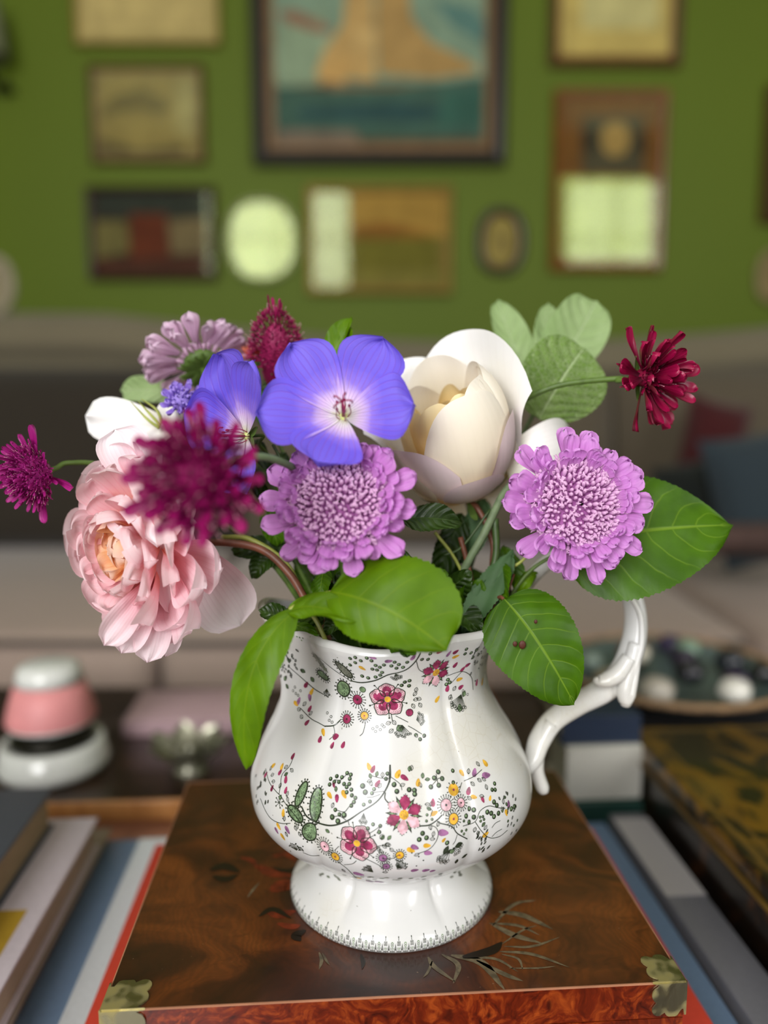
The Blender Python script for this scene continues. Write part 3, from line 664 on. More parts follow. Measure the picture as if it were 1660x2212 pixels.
# ================================================================== JUG
JX, JY = .0045, .455
JC = Vector((JX, JY, ZB))
PROF = [(0, .0600), (.002, .0618), (.006, .0622), (.009, .0605), (.015, .0545), (.022, .0485), (.028, .0455), (.033, .0465), (.039, .0560), (.047, .0690), (.056, .0780), (.066, .0832), (.078, .0842), (.090, .0812), (.102, .0752), (.114, .0675), (.126, .0608), (.138, .0572), (.150, .0572), (.160, .0602), (.168, .0640), (.173, .0662)]
def prof(z):
    if z <= 0: return PROF[0][1]
    for i in range(len(PROF)-1):
        if z <= PROF[i+1][0]:
            a, b = PROF[i], PROF[i+1]; t = (z-a[0])/(b[0]-a[0]); p0 = PROF[max(0, i-1)][1]; p3 = PROF[min(len(PROF)-1, i+2)][1]
            return .5*((2*a[1])+(b[1]-p0)*t+(2*p0-5*a[1]+4*b[1]-p3)*t*t+(3*a[1]-p0-3*b[1]+p3)*t**3)
    return PROF[-1][1]
def sstep(x, a, b):
    t = min(1, max(0, (x-a)/(b-a))); return t*t*(3-2*t)
SPOUT = PI*1.02
def jug(th, z, inner=0.0):
    r = prof(z)
    lobe = abs(math.cos(th*3+PI/2))**.6   # six broad flutes, one panel facing front
    amp = .010*sstep(z, .012, .02)*(1-sstep(z, .03, .05)) + .040*sstep(z, .035, .05)*(1-sstep(z, .12, .17)) + .03*sstep(z, .12, .15)
    foot = .08*math.exp(-((z-.022)/.009)**2)
    r *= 1 + (amp+foot)*(lobe-.72)
    d = (th-SPOUT+PI) % (2*PI)-PI
    sp = math.exp(-(d/.36)**2)
    k = sstep(z, .11, .173)
    r += .013*sp*k + .004*math.exp(-(d/.5)**2)*sstep(z, .09, .13)*(1-sstep(z, .14, .173))
    r -= .006*sstep(z, .12, .15)*(math.exp(-((abs(d)-.62)/.2)**2))     # pinch either side of the spout
    # moulded scroll at the spout side
    r += .0016*math.exp(-((abs(d)-.16-.05*math.sin(z*110))/.05)**2)*sstep(z, .07, .09)*(1-sstep(z, .15, .17))
    zz = z + k*(.007*sp - .0035*math.exp(-((abs(d)-1.1)/.5)**2) + .0012*math.cos(th*6)) + k*.004*math.exp(-((abs(d)-PI)/.6)**2)
    r -= inner
    return Vector((JX+r*math.cos(th), JY+r*math.sin(th), ZB+zz))
m_jug, nt, out = newmat('cream_glazed_earthenware'); co = texco(nt); n = noise_t(nt, co, 14, 3); nf = noise_t(nt, co, 130, 2)
vo = N(nt, 'TexVoronoi', i_Scale=170.0); vo.feature = 'DISTANCE_TO_EDGE'; nt.links.new(co, vo.inputs['Vector'])
ck = mth(nt, 'MULTIPLY', smooth(nt, vo.outputs['Distance'], 0, .035, 1, 0), smooth(nt, n, .5, .65, 0, .30))
sp = noise_t(nt, co, 330, 1)
cj = mixc(nt, smooth(nt, n, .42, .75), hexc('D9D8D6'), hexc('D2CEC2')); cj = mixc(nt, ck, cj, hexc('B8AA8C')); cj = mixc(nt, smooth(nt, sp, .79, .82, 0, .6), cj, hexc('5A5040'))
principled(nt, out, cj, .20, 0, .45, .12, bump(nt, mth(nt, 'ADD', mth(nt, 'MULTIPLY', n, 2.0), mth(nt, 'MULTIPLY', nf, .10)), .35, .0012))
jg = thing('jug', 'white glazed jug printed with small flowers, standing on the burl box', 'jug', JC)
NT, NZ = 192, 110
outer = MB().grid(lambda u, v: jug(2*PI*u, .173*v), NT, NZ, wrap=True)
JBVH = BVHTree.FromPolygons(outer.v, outer.f)
q = MB(); q.v = list(outer.v); q.f = list(outer.f); q.uv = list(outer.uv); q.mi = list(outer.mi)
def lipf(u, v):   # rolled lip then the inner wall
    th = 2*PI*u
    if v < .2:
        a = PI*v/.2; p0 = jug(th, .173); p1 = jug(th, .173, .0055); c = (p0+p1)/2; r = (p0-c)
        return c + r*math.cos(a) + Vector((0, 0, .0032*math.sin(a)))
    z = .173*(1-(v-.2)/.8*.85); return jug(th, z, .0055)
q.grid(lipf, NT, 40, wrap=True)
i0 = len(q.v)-NT; q.face([i0+k for k in range(NT)])
q.face([k for k in range(NT)][::-1])
part('jug_body', q, m_jug, jg)
# handle: S-shaped sweep with a leaf curl and tails
hp = [(1128, 1665), (1152, 1640), (1166, 1600), (1196, 1556), (1250, 1520), (1305, 1490), (1345, 1450), (1366, 1400), (1374, 1345), (1366, 1290), (1340, 1235), (1290, 1195), (1225, 1190), (1160, 1235), (1110, 1300), (1068, 1362)]
hz = lerpl([.476, .482, .486, .490, .492, .490, .482, .474], len(hp))
P = catmull([at(x, y, z) for (x, y), z in zip(hp, hz)], 6); R = lerpl([.0056, .0066, .0078, .0078, .0082, .0092, .0092, .0088, .0080, .0074, .0070, .0068, .0066, .0066, .0070, .0080], len(P))
q = MB().tube(P, R, 18, flat=.72)
def hpt(pts, rad, z=.486, flat=.8): 
    zz = z if hasattr(z, '__len__') else [z]*len(pts)
    PP = catmull([at(x, y, k) for (x, y), k in zip(pts, lerpl(list(zz), len(pts)))], 6); q.tube(PP, lerpl(rad, len(PP)), 14, flat=flat)
hpt([(1192, 1560), (1166, 1610), (1160, 1660), (1172, 1700), (1176, 1712)], [.0050, .0056, .0052, .0050, .0034], .480)
hpt([(1374, 1390), (1362, 1440), (1350, 1490), (1352, 1516), (1350, 1526)], [.0052, .0058, .0060, .0050, .0028], .4775)
hpt([(1380, 1400), (1372, 1460), (1364, 1502), (1360, 1520)], [.0028, .0030, .0034, .0018], .475)
hpt([(1360, 1420), (1338, 1452), (1312, 1468), (1292, 1470), (1288, 1463)], [.0050, .0062, .0058, .0038, .0016], .475)
hpt([(1364, 1290), (1384, 1330), (1386, 1390), (1374, 1440), (1360, 1490)], [.0018, .0022, .0024, .0022, .0016], .474)
part('jug_handle', q, m_jug, jg)

# ---- transfer print on the glaze: thin colour pieces laid on the surface
INK = plain('dark_green_ink', '2E3626', .3, var=.25, scale=300); INKG = plain('leaf_green_tint', '78906A', .3, var=.3, scale=400); REDI = plain('rose_red_enamel', '98345A', .3, var=.3, scale=300)
YELI = plain('ochre_yellow_enamel', 'DDAA38', .3, var=.2, scale=300); PURI = plain('mauve_enamel', '9A6690', .3, var=.3, scale=300); PNKI = plain('pale_pink_enamel', 'E4B4BE', .3, var=.25, scale=300); WHI = plain('glaze_white', 'D9D8D4', .25, var=.03); GRYI = plain('grey_ink', '7C7E70', .3, var=.3, scale=300)
PMATS = [INK, INKG, REDI, YELI, PURI, PNKI, WHI, GRYI]
iK, iG, iR, iY, iP, iN, iW, iA = range(8)
pr = MB(); LAYER = [0]
def surf(px, py):
    d = ray(px, py).normalized(); h = JBVH.ray_cast(CAM, d)
    return (h[0], h[1]) if h[0] else (None, None)
def snap(p, lay):
    c, n, i, d = JBVH.find_nearest(p); out_ = Vector((c.x-JX, c.y-JY, 0)).normalized()
    if n.dot(out_) < 0 and abs(n.z) < .8: n = -n
    return c + n*(.00012+.00006*lay)
def fr_at(px, py, rot=0.0):
    p, n = surf(px, py)
    if p is None: return None
    if n.dot(p-CAM) > 0: n = -n
    up = Vector((0, 0, 1)); up = (up-n*n.dot(up)).normalized(); rt = up.cross(n).normalized(); k = (p-CAM).dot(Vector((0, math.cos(PITCH), -math.sin(PITCH))))/F
    c, s = math.cos(rot), math.sin(rot)
    return p, (rt*c+up*s)*k, (up*c-rt*s)*k
def shape(fr, pts, m, lay=1):
    if fr is None: return
    p, rx, ry = fr; i0 = len(pr.v)
    c = sum((Vector(a) for a in pts), Vector((0, 0)))/len(pts)
    pr.vert(snap(p+rx*c.x+ry*c.y, lay))
    for a in pts: pr.vert(snap(p+rx*a[0]+ry*a[1], lay))
    n = len(pts)
    for k in range(n): pr.face((i0, i0+1+k, i0+1+(k+1) % n), m)
def line(fr, pts, w, m=iK, lay=2, close=False):
    if fr is None: return
    p, rx, ry = fr; P = [Vector(a) for a in pts]
    if close: P = P+[P[0]]
    i0 = len(pr.v); n = len(P)
    for i in range(n):
        t = P[min(i+1, n-1)]-P[max(i-1, 0)]
        if t.length < 1e-9: t = Vector((1, 0))
        t.normalize(); s = Vector((-t.y, t.x))*w/2
        for sg in (1, -1): a = P[i]+s*sg*1.35; pr.vert(snap(p+rx*a.x+ry*a.y, lay))
    for i in range(n-1): pr.face((i0+2*i, i0+2*i+1, i0+2*i+3, i0+2*i+2), m)
def pline(pts, w, m=iK, lay=2):   # a line through picture points
    P = catmull([Vector((x, y, 0)) for x, y in pts], 5)
    W = []
    for a in P:
        p, n = surf(a.x, a.y)
        if p is not None: W.append(p)
    n = len(W); i0 = len(pr.v)
    if n < 2: return
    for i in range(n):
        t = (W[min(i+1, n-1)]-W[max(i-1, 0)]).normalized(); c, nn, _, _ = JBVH.find_nearest(W[i]); s = t.cross(nn).normalized()*w/2*.56/F
        pr.vert(snap(W[i]+s, lay)); pr.vert(snap(W[i]-s, lay))
    for i in range(n-1): pr.face((i0+2*i, i0+2*i+1, i0+2*i+3, i0+2*i+2), m)
rp = random.Random(11)
def E2(cx, cy, rx, ry, n=10, rot=0):
    c, s = math.cos(rot), math.sin(rot)
    return [(cx+rx*math.cos(2*PI*k/n)*c-ry*math.sin(2*PI*k/n)*s, cy+rx*math.cos(2*PI*k/n)*s+ry*math.sin(2*PI*k/n)*c) for k in range(n)]
def disc(px, py, rx, ry=None, m=iK, rot=0, lay=1, n=9): shape(fr_at(px, py), E2(0, 0, rx, ry or rx, n, rot), m, lay)
def berry(px, py, r=4.5, m=None):
    if m is None: r *= 1.12
    f = fr_at(px, py)
    if m is None: shape(f, E2(0, 0, r, r, 9), iK, 1); shape(f, E2(-r*.15, r*.15, r*.5, r*.55, 7), iG, 2)
    else: line(f, E2(0, 0, r, r, 10), .9, iK, 2, True); (shape(f, E2(0, 0, r, r, 9), m, 1) if m >= 0 else None)
def drop(px, py, L=7, W=4, rot=0, m=iR):
    a = math.radians(rot); pts = [(L*math.cos(t), W*math.sin(t)*(1-.35*math.cos(t))) for t in [2*PI*k/10 for k in range(10)]]
    shape(fr_at(px, py, a), pts, m, 1)
def sun(px, py, r, R, m, n=17, ring=True):
    f = fr_at(px, py); shape(f, E2(0, 0, r, r, 14), m, 1)
    if ring: line(f, E2(0, 0, r, r, 14), .9, iK, 2, True)
    for k in range(n):
        a = 2*PI*k/n+.1; line(f, [(r*1.02*math.cos(a), r*1.02*math.sin(a)), (R*math.cos(a), R*math.sin(a))], .9); shape(f, E2(R*math.cos(a), R*math.sin(a), 1.4, 1.4, 6), iK, 3)
    shape(f, E2(0, 0, r*.22, r*.22, 6), iK if m != iY else iR, 3)
def leafp(px, py, L=9, W=3.4, rot=0, m=None, c=iK):
    f = fr_at(px, py, math.radians(rot)); pts = [(L*t, W*math.sin(PI*t)) for t in (0, .25, .5, .75, 1)]+[(L*t, -W*math.sin(PI*t)) for t in (.75, .5, .25)]
    if m is not None: shape(f, pts, m, 1)
    line(f, pts, .85, c, 2, True); line(f, [(0, 0), (L*.8, 0)], .7, c, 2)
def pod(px, py, L, W, rot, fill=iG, n=16, ink=iK):
    f = fr_at(px, py, math.radians(rot)); out_ = [(L*math.cos(2*PI*k/(2*n))*(1+.04*(k % 2)), W*math.sin(2*PI*k/(2*n))*(1+.05*(k % 2))) for k in range(2*n)]
    shape(f, out_, fill, 1); line(f, out_, 2.6, ink, 2, True)
    for k in range(n):
        a = 2*PI*k/n; p0 = (L*math.cos(a), W*math.sin(a)); q0 = (p0[0]+6*math.cos(a), p0[1]+6*math.sin(a)); line(f, [p0, q0], 1.1, ink); shape(f, E2(q0[0], q0[1], 1.9, 1.9, 6), ink, 3)
    for k in range(int(L*W/4.5)):
        a = rp.uniform(0, 2*PI); r = math.sqrt(rp.random())*.82; shape(f, E2(L*r*math.cos(a), W*r*math.sin(a), .9, .9, 5), ink, 2)
def flower5(px, py, R, rot=0, sq=1.0):
    f = fr_at(px, py, math.radians(rot))
    if f is None: return
    f = (f[0], f[1], f[2]*sq)
    for k in range(5):
        a = 2*PI*k/5+PI/2; c = Vector((math.cos(a), math.sin(a)))*R*.60; rr_ = R*.45
        pts = [(c.x+rr_*(1+.07*math.cos(5*t))*math.cos(t+a), c.y+rr_*(1+.07*math.cos(5*t))*math.sin(t+a)) for t in [2*PI*j/18 for j in range(18)]]
        shape(f, pts, iN, 1); line(f, pts, 1.5, iK, 3, True)
        c2 = Vector((math.cos(a), math.sin(a)))*R*.48; shape(f, E2(c2.x, c2.y, R*(.30 if k in (2, 3) else .38), R*.27, 12, a), iR, 2)
        for j in range(12):
            t = a-1.25+2.5*j/11; d2 = c+Vector((math.cos(t), math.sin(t)))*rr_*.8; shape(f, E2(d2.x, d2.y, 1.0, 1.0, 5), iK, 4)
        for j in range(6):
            t = a-1+2*j/5; d2 = c+Vector((math.cos(t), math.sin(t)))*rr_*.62; shape(f, E2(d2.x, d2.y, 1.0, 1.0, 5), iK, 4)
    shape(f, E2(0, 0, R*.2, R*.2, 10), iY, 5); line(f, E2(0, 0, R*.2, R*.2, 10), .8, iP, 6, True)
    for k in range(5):
        a = 2*PI*k/5+PI/2+PI/5; line(f, [(R*.85*math.cos(a), R*.85*math.sin(a)), (R*1.08*math.cos(a), R*1.08*math.sin(a))], 1); shape(f, E2(R*1.12*math.cos(a), R*1.12*math.sin(a), 2.2, 2.2, 6), iK, 3)
def flower6(px, py, R, rot=0, sq=1.0, cols_=(iR, iR, iN, iN, iR, iR)):
    f = fr_at(px, py, math.radians(rot))
    if f is None: return
    f = (f[0], f[1], f[2]*sq)
    for k in range(6):
        a = 2*PI*k/6+PI/2; c = Vector((math.cos(a), math.sin(a)))
        g = a+PI/6; d = Vector((math.cos(g), math.sin(g))); s = Vector((-d.y, d.x))
        lf = [d*R*.3, d*R*.6+s*R*.11, d*R*1.0, d*R*.6-s*R*.11]; shape(f, [tuple(x) for x in lf], iK, 1); shape(f, [tuple(x) for x in (d*R*.4, d*R*.6+s*R*.05, d*R*.82, d*R*.6-s*R*.05)], iG, 2)
        s2 = Vector((-c.y, c.x)); pts = [c*R*(.15+.83*t)+s2*R*.29*math.sin(PI*t**1.3) for t in (0, .2, .4, .6, .8, .93, 1)]+[c*R*(.15+.83*t)-s2*R*.29*math.sin(PI*t**1.3) for t in (.93, .8, .6, .4, .2)]
        shape(f, [tuple(x) for x in pts], cols_[k], 3)
        for x in pts[2:-2]: shape(f, E2(x.x*1.03, x.y*1.03, 1.3, 1.3, 5), iK, 4)
    shape(f, E2(0, 0, R*.24, R*.24, 12), iY, 5)
    for k in range(8): shape(f, E2(R*.14*math.cos(k*2.4)*(k/8)**.5*1.4, R*.14*math.sin(k*2.4)*(k/8)**.5*1.4, 1, 1, 5), iR, 6)
def umbel(px, py, L, rot, n=9, spread=1.1, r=2.2, c=iK, fill=False):
    f = fr_at(px, py, math.radians(rot))
    for k in range(n):
        a = -spread/2+spread*k/(n-1); l = L*(.85+.15*((k*7) % 3)/2); e = (l*math.cos(a), l*math.sin(a)); line(f, [(0, 0), e], .8, c)
        (shape(f, E2(e[0], e[1], r, r, 7), c, 3) if fill else line(f, E2(e[0], e[1], r, r, 8), .8, c, 3, True))
def bunch(px, py, n=7, r=10, s=3.2, m=None):
    for k in range(n):
        a = k*2.4; q_ = r*math.sqrt((k+.5)/n); berry(px+q_*math.cos(a), py+q_*.8*math.sin(a), s*rp.uniform(.85, 1.15), m)
# upper band
flower5(838, 1510, 38, 5); flower6(942, 1452, 37, 10)
pod(699, 1458, 24, 9, 0, iG); pod(743, 1446, 24, 11, -48, iA); pod(743, 1487, 19, 16, 60, iG); pod(692, 1430, 24, 9, -35, iA, 12, iA)
sun(773, 1511, 11, 19, iR); sun(750, 1553, 10, 17, iR); sun(788, 1546, 9, 15, iY); berry(885, 1539, 8, iR); berry(784, 1489, 7, iG)
pline([(757, 1470), (782, 1474), (812, 1469), (839, 1457), (862, 1452), (881, 1444), (898, 1428), (910, 1408), (914, 1396)], 2.2)
pline([(625, 1440), (650, 1462), (680, 1488), (700, 1500)], 1.3); pline([(690, 1420), (720, 1445), (757, 1470)], 1.2)
pline([(702, 1569), (722, 1567), (736, 1556)], 2); pline([(721, 1567), (723, 1585), (712, 1598)], 1); pline([(650, 1530), (672, 1552), (690, 1562), (704, 1570)], 1.2)
for x, y in [(791, 1410), (780, 1415), (768, 1420), (757, 1422), (793, 1421), (780, 1427), (768, 1431), (757, 1436), (803, 1427), (812, 1437), (821, 1441), (830, 1436), (815, 1447), (826, 1452), (805, 1445), (853, 1430), (862, 1435), (871, 1441), (857, 1443), (846, 1438), (783, 1460), (796, 1464), (812, 1462), (822, 1458), (880, 1430), (878, 1412), (890, 1408), (875, 1473), (885, 1470), (884, 1481), (868, 1480), (912, 1424), (925, 1424), (930, 1412), (968, 1468), (965, 1478), (972, 1474), (1005, 1412), (1018, 1410), (1030, 1404), (1034, 1414), (1022, 1420), (1008, 1402)]: berry(x, y, 4.2)
for x, y, r_, m_ in [(806, 1420, -20, iP), (840, 1428, 10, iP), (893, 1420, 60, iP), (984, 1436, 60, iR), (1011, 1436, 20, iR), (1000, 1445, 45, iR), (967, 1487, 80, iR), (996, 1484, 20, iR), (664, 1561, 60, iR), (670, 1531, 80, iR), (662, 1479, 60, iR), (646, 1514, 80, iP), (670, 1507, -65, iP), (692, 1597, 85, iR), (719, 1610, 70, iR), (742, 1609, 80, iR), (985, 1408, 40, iR), (970, 1412, 60, iP), (950, 1408, 10, iR), (1030, 1474, 75, iR)]: drop(x, y, 8 if m_ == iR else 9, 4.5, r_, m_)
drop(726, 1591, 9, 7, 30, iR)
for x, y, r_ in [(640, 1520, -20), (699, 1582, -60), (674, 1494, 70), (783, 1443, -35), (993, 1467, 5), (945, 1510, 45), (830, 1407, 5), (1042, 1472, 60), (860, 1417, 5), (985, 1418, 20)]: drop(x, y, 9, 4.2, r_, iY)
for x, y, r_ in [(655, 1525, 60), (650, 1535, 170), (655, 1552, 160), (668, 1545, 60), (893, 1512, 10), (900, 1508, -20), (890, 1520, -60), (898, 1495, 80), (893, 1503, 50), (905, 1518, -60), (845, 1560, 200), (850, 1575, 220), (848, 1556, -50), (975, 1500, 240), (985, 1482, 230), (930, 1398, 120), (890, 1395, 160), (820, 1410, 120), (845, 1415, 20)]: leafp(x, y, 12, 4, r_)
for x, y, r_ in [(615, 1470, 60), (618, 1478, -30), (626, 1432, 100), (700, 1440, -40), (650, 1445, -30), (660, 1452, 160), (672, 1462, -50)]: leafp(x, y, 13, 4.5, r_, iG)
umbel(869, 1566, 26, -90, 9, 1.5); umbel(707, 1488, 17, -85, 8, 1.7, 1.8, fill=True); umbel(846, 1462, 0.1, 0, 3); umbel(855, 1455, 17, -70, 7, 1.4); umbel(996, 1500, 34, -115, 11, 1.4, 3.4); umbel(900, 1555, 17, 10, 8, 2.0); leafp(860, 1566, 16, 8, -60, iG); leafp(1000, 1505, 14, 6, 60, iG); leafp(993, 1520, 18, 6, -100, iG)
for x, y in [(716, 1548), (712, 1556), (718, 1560), (708, 1540), (830, 1570), (822, 1576), (812, 1580), (815, 1570), (826, 1566), (806, 1574), (640, 1498), (634, 1492), (645, 1502), (650, 1492), (638, 1484), (1010, 1500), (1000, 1492), (975, 1508), (978, 1520), (900, 1590), (916, 1591)]: berry(x, y, 2.6, iW)
for x, y in [(908, 1597), (899, 1588), (917, 1589)]: berry(x, y, 4)
pline([(882, 1568), (893, 1574), (912, 1586)], 1); pline([(790, 1562), (785, 1582), (778, 1590)], 1); pline([(855, 1546), (882, 1560)], 1); pline([(845, 1540), (848, 1556)], 1.2)
pline([(965, 1460), (998, 1450), (1018, 1462), (1022, 1490)], 1.1); pline([(998, 1450), (975, 1475)], .9); pline([(900, 1428), (905, 1445), (915, 1452)], 1)
for k in range(26): x, y = rp.uniform(1018, 1056), rp.uniform(1396, 1475); leafp(x, y, 8, 2.4, rp.choice((70, 250, 100, 60)), None) if k % 3 else disc(x, y, 2, 2)
for k in range(22): x, y = rp.uniform(604, 640), rp.uniform(1400, 1470); leafp(x, y, 9, 2.4, rp.choice((-50, -40, 130, 60)), None)
umbel(612, 1440, 12, 40, 7, 5.5, 2.0)
for x, y in [(642, 1375), (648, 1377), (655, 1378), (728, 1389), (790, 1394), (652, 1383)]: disc(x, y, 2, 2, iG)
# lower band
pline([(843, 1652), (843, 1682), (832, 1709), (813, 1733), (780, 1754), (751, 1773), (719, 1783), (690, 1778), (664, 1764), (652, 1742)], 2.4)
pline([(843, 1655), (842, 1690)], 2.6); pline([(833, 1712), (832, 1725), (841, 1736)], 2)
flower5(772, 1821, 42, -22, .92); flower6(873, 1760, 42, -8, 1, (iR, iN, iR, iN, iN, iR))
pod(651, 1715, 27, 10, 78, iG); pod(685, 1738, 34, 15, 90, iG, 20); pod(638, 1758, 23, 12, -25, iG); pod(670, 1797, 20, 18, 50, iG, 14)
sun(702, 1828, 12, 21, iN, 20); sun(725, 1850, 10, 17, iY, 18); sun(828, 1853, 9, 15, iP, 18); sun(835, 1871, 8, 13, iP, 14); sun(864, 1847, 9, 14, iY, 16)
sun(964, 1739, 13, 21, iN, 20); sun(996, 1734, 10, 17, iN, 16); sun(980, 1769, 12, 19, iY, 18); sun(980, 1706, 13, 17, iY, 10, False)
for x, y in [(830, 370), (890, 345), (940, 355), (865, 400), (820, 425), (910, 400), (990, 315), (1025, 330), (1015, 370), (960, 420), (1010, 420), (985, 450), (1250, 470), (1230, 510), (1070, 555), (1035, 530), (1055, 595), (1030, 630), (1150, 620), (1210, 590), (875, 670), (915, 715), (1190, 850), (1240, 810), (1310, 825), (1300, 885), (1365, 370), (1445, 420), (1470, 495), (1590, 475), (1380, 320), (985, 500), (1030, 475)]: berry(530+x/4.486, 1600+y/4.486, 4.2)
for x, y in [(1140, 440), (1165, 500), (845, 740), (900, 780), (960, 720)]: berry(530+x/4.486, 1600+y/4.486, 5.6)
for x, y in [(610, 280), (575, 335), (645, 340), (615, 400), (545, 415), (745, 375), (885, 610), (930, 620), (860, 675), (930, 685), (885, 730), (1115, 385), (1093, 440), (1120, 440), (1110, 550), (1135, 580), (1050, 640), (1085, 650), (1110, 680), (1150, 650), (470, 830), (505, 870), (440, 885), (215, 395), (240, 455), (350, 440), (397, 445), (400, 480), (690, 915), (1265, 610), (1290, 590), (740, 270)]: berry(800+x/4.15, 1600+y/4.15, 5 if y > 540 or x < 700 else 4.2)
for x, y in [(860, 800), (820, 810), (840, 835), (985, 685), (1010, 680), (990, 720), (1020, 705), (510, 665), (555, 705), (505, 720), (840, 720), (1260, 620), (25, 745), (90, 765), (80, 825)]: berry(800+x/4.15, 1600+y/4.15, 3)
for x, y, a, m_, s_ in [(1240, 275, 70, iR, 9), (1285, 415, 60, iR, 9), (1545, 360, -35, iR, 10), (860, 430, -60, iR, 6), (890, 560, -75, iR, 9), (465, 150, 80, iR, 8), (340, 305, 70, iR, 8), (395, 375, 110, iR, 9), (200, 330, 70, iR, 8), (262, 460, 80, iR, 8), (395, 480, 90, iR, 8), (1200, 250, 120, iY, 9), (820, 530, -35, iY, 9), (960, 520, -50, iY, 10), (1480, 320, 60, iY, 10), (370, 700, 95, iY, 9), (275, 240, 50, iY, 8), (358, 250, 90, iY, 8), (325, 830, -45, iY, 9), (365, 930, -50, iY, 9), (410, 865, -50, iP, 10), (305, 870, -50, iP, 8), (1100, 1290, -5, iP, 13), (1210, 1362, 0, iP, 10), (1300, 1368, -8, iP, 11), (1100, 1330, 0, iY, 8)]: drop(530+x/4.486, 1600+y/4.486, s_, s_*.52, a, m_)
for x, y, a, m_, s_ in [(883, 450, 70, iR, 9), (563, 555, 80, iR, 9), (1010, 530, -75, iR, 7), (935, 285, 60, iP, 10), (1040, 310, -10, iP, 12), (1240, 570, 75, iP, 9), (657, 825, -15, iP, 13), (400, 955, -25, iP, 10), (520, 1005, -15, iP, 10), (400, 1160, 5, iP, 9), (1030, 200, 110, iY, 9), (820, 290, -60, iY, 8), (930, 505, -20, iY, 8), (1075, 515, 60, iY, 6), (575, 650, 15, iY, 9), (250, 300, 60, iY, 10), (430, 375, 75, iY, 9), (510, 940, -10, iY, 9), (365, 980, -25, iY, 10), (660, 890, 40, iY, 6), (1035, 840, 25, iY, 9), (1220, 645, -80, iY, 8), (500, 1160, 0, iP, 9), (560, 1165, 0, iP, 7)]: drop(800+x/4.15, 1600+y/4.15, s_, s_*.55, a, m_)
def cl(x, y, k=1): return (530+x/4.486, 1600+y/4.486) if k == 1 else (800+x/4.15, 1600+y/4.15)
for w_, k, L_ in [(1.1, 1, [(470, 160), (430, 250), (360, 330), (345, 430), (330, 520)]), (1.1, 1, [(200, 270), (235, 400), (300, 490), (350, 540), (400, 620), (500, 740), (560, 830)]), (1.1, 1, [(150, 560), (200, 680), (260, 760), (350, 800), (440, 800)]), (1, 1, [(1400, 370), (1300, 360), (1230, 340)]), (1, 1, [(1350, 490), (1260, 500), (1230, 510)]),
    (1, 1, [(1310, 520), (1240, 545), (1180, 550)]), (1, 1, [(870, 380), (930, 380), (990, 320)]), (1, 1, [(880, 670), (960, 690), (1000, 650), (1040, 600)]), (1, 1, [(850, 740), (915, 730), (980, 770)]), (1, 1, [(1000, 780), (1010, 820)]), (1, 1, [(1190, 905), (1250, 870), (1310, 825)]), (1.1, 1, [(900, 1170), (980, 1230), (1040, 1290), (1080, 1330)]), (1, 1, [(960, 1200), (1040, 1190), (1080, 1160)]),
    (1, 1, [(560, 1080), (640, 1110), (720, 1110)]), (1, 1, [(1080, 1090), (1150, 1130), (1290, 1200), (1340, 1240)]), (1, 1, [(1330, 1140), (1420, 1140), (1500, 1100)]), (1, 1, [(870, 1060), (910, 1020)]), (.9, 1, [(1410, 350), (1500, 420), (1520, 480)]),
    (2, 2, [(440, 765), (530, 755), (600, 710), (645, 665)]), (1.6, 2, [(600, 720), (630, 740), (730, 768), (780, 830), (870, 880)]), (1, 2, [(830, 765), (940, 725), (985, 630), (1060, 585), (1140, 600), (1210, 605)]), (1, 2, [(940, 725), (990, 800), (1050, 860), (1110, 870), (1170, 850), (1230, 800)]), (1, 2, [(840, 362), (930, 320), (1000, 260)]), (1, 2, [(820, 375), (790, 470)]),
    (1, 2, [(555, 400), (610, 340), (645, 340)]), (1, 2, [(610, 400), (590, 300)]), (1, 2, [(550, 760), (590, 780), (610, 830), (590, 900), (530, 970), (430, 1010)]), (1, 2, [(560, 620), (540, 680)]), (.9, 2, [(1090, 780), (1120, 740), (1165, 715)]), (.9, 2, [(1090, 860), (1130, 820), (1180, 790)]), (.9, 2, [(780, 840), (760, 900), (740, 930)]), (1, 2, [(0, 980), (90, 940), (180, 950)]), (1, 2, [(60, 830), (90, 770)])]:
    pline([cl(x, y, k) for x, y in L_], w_)
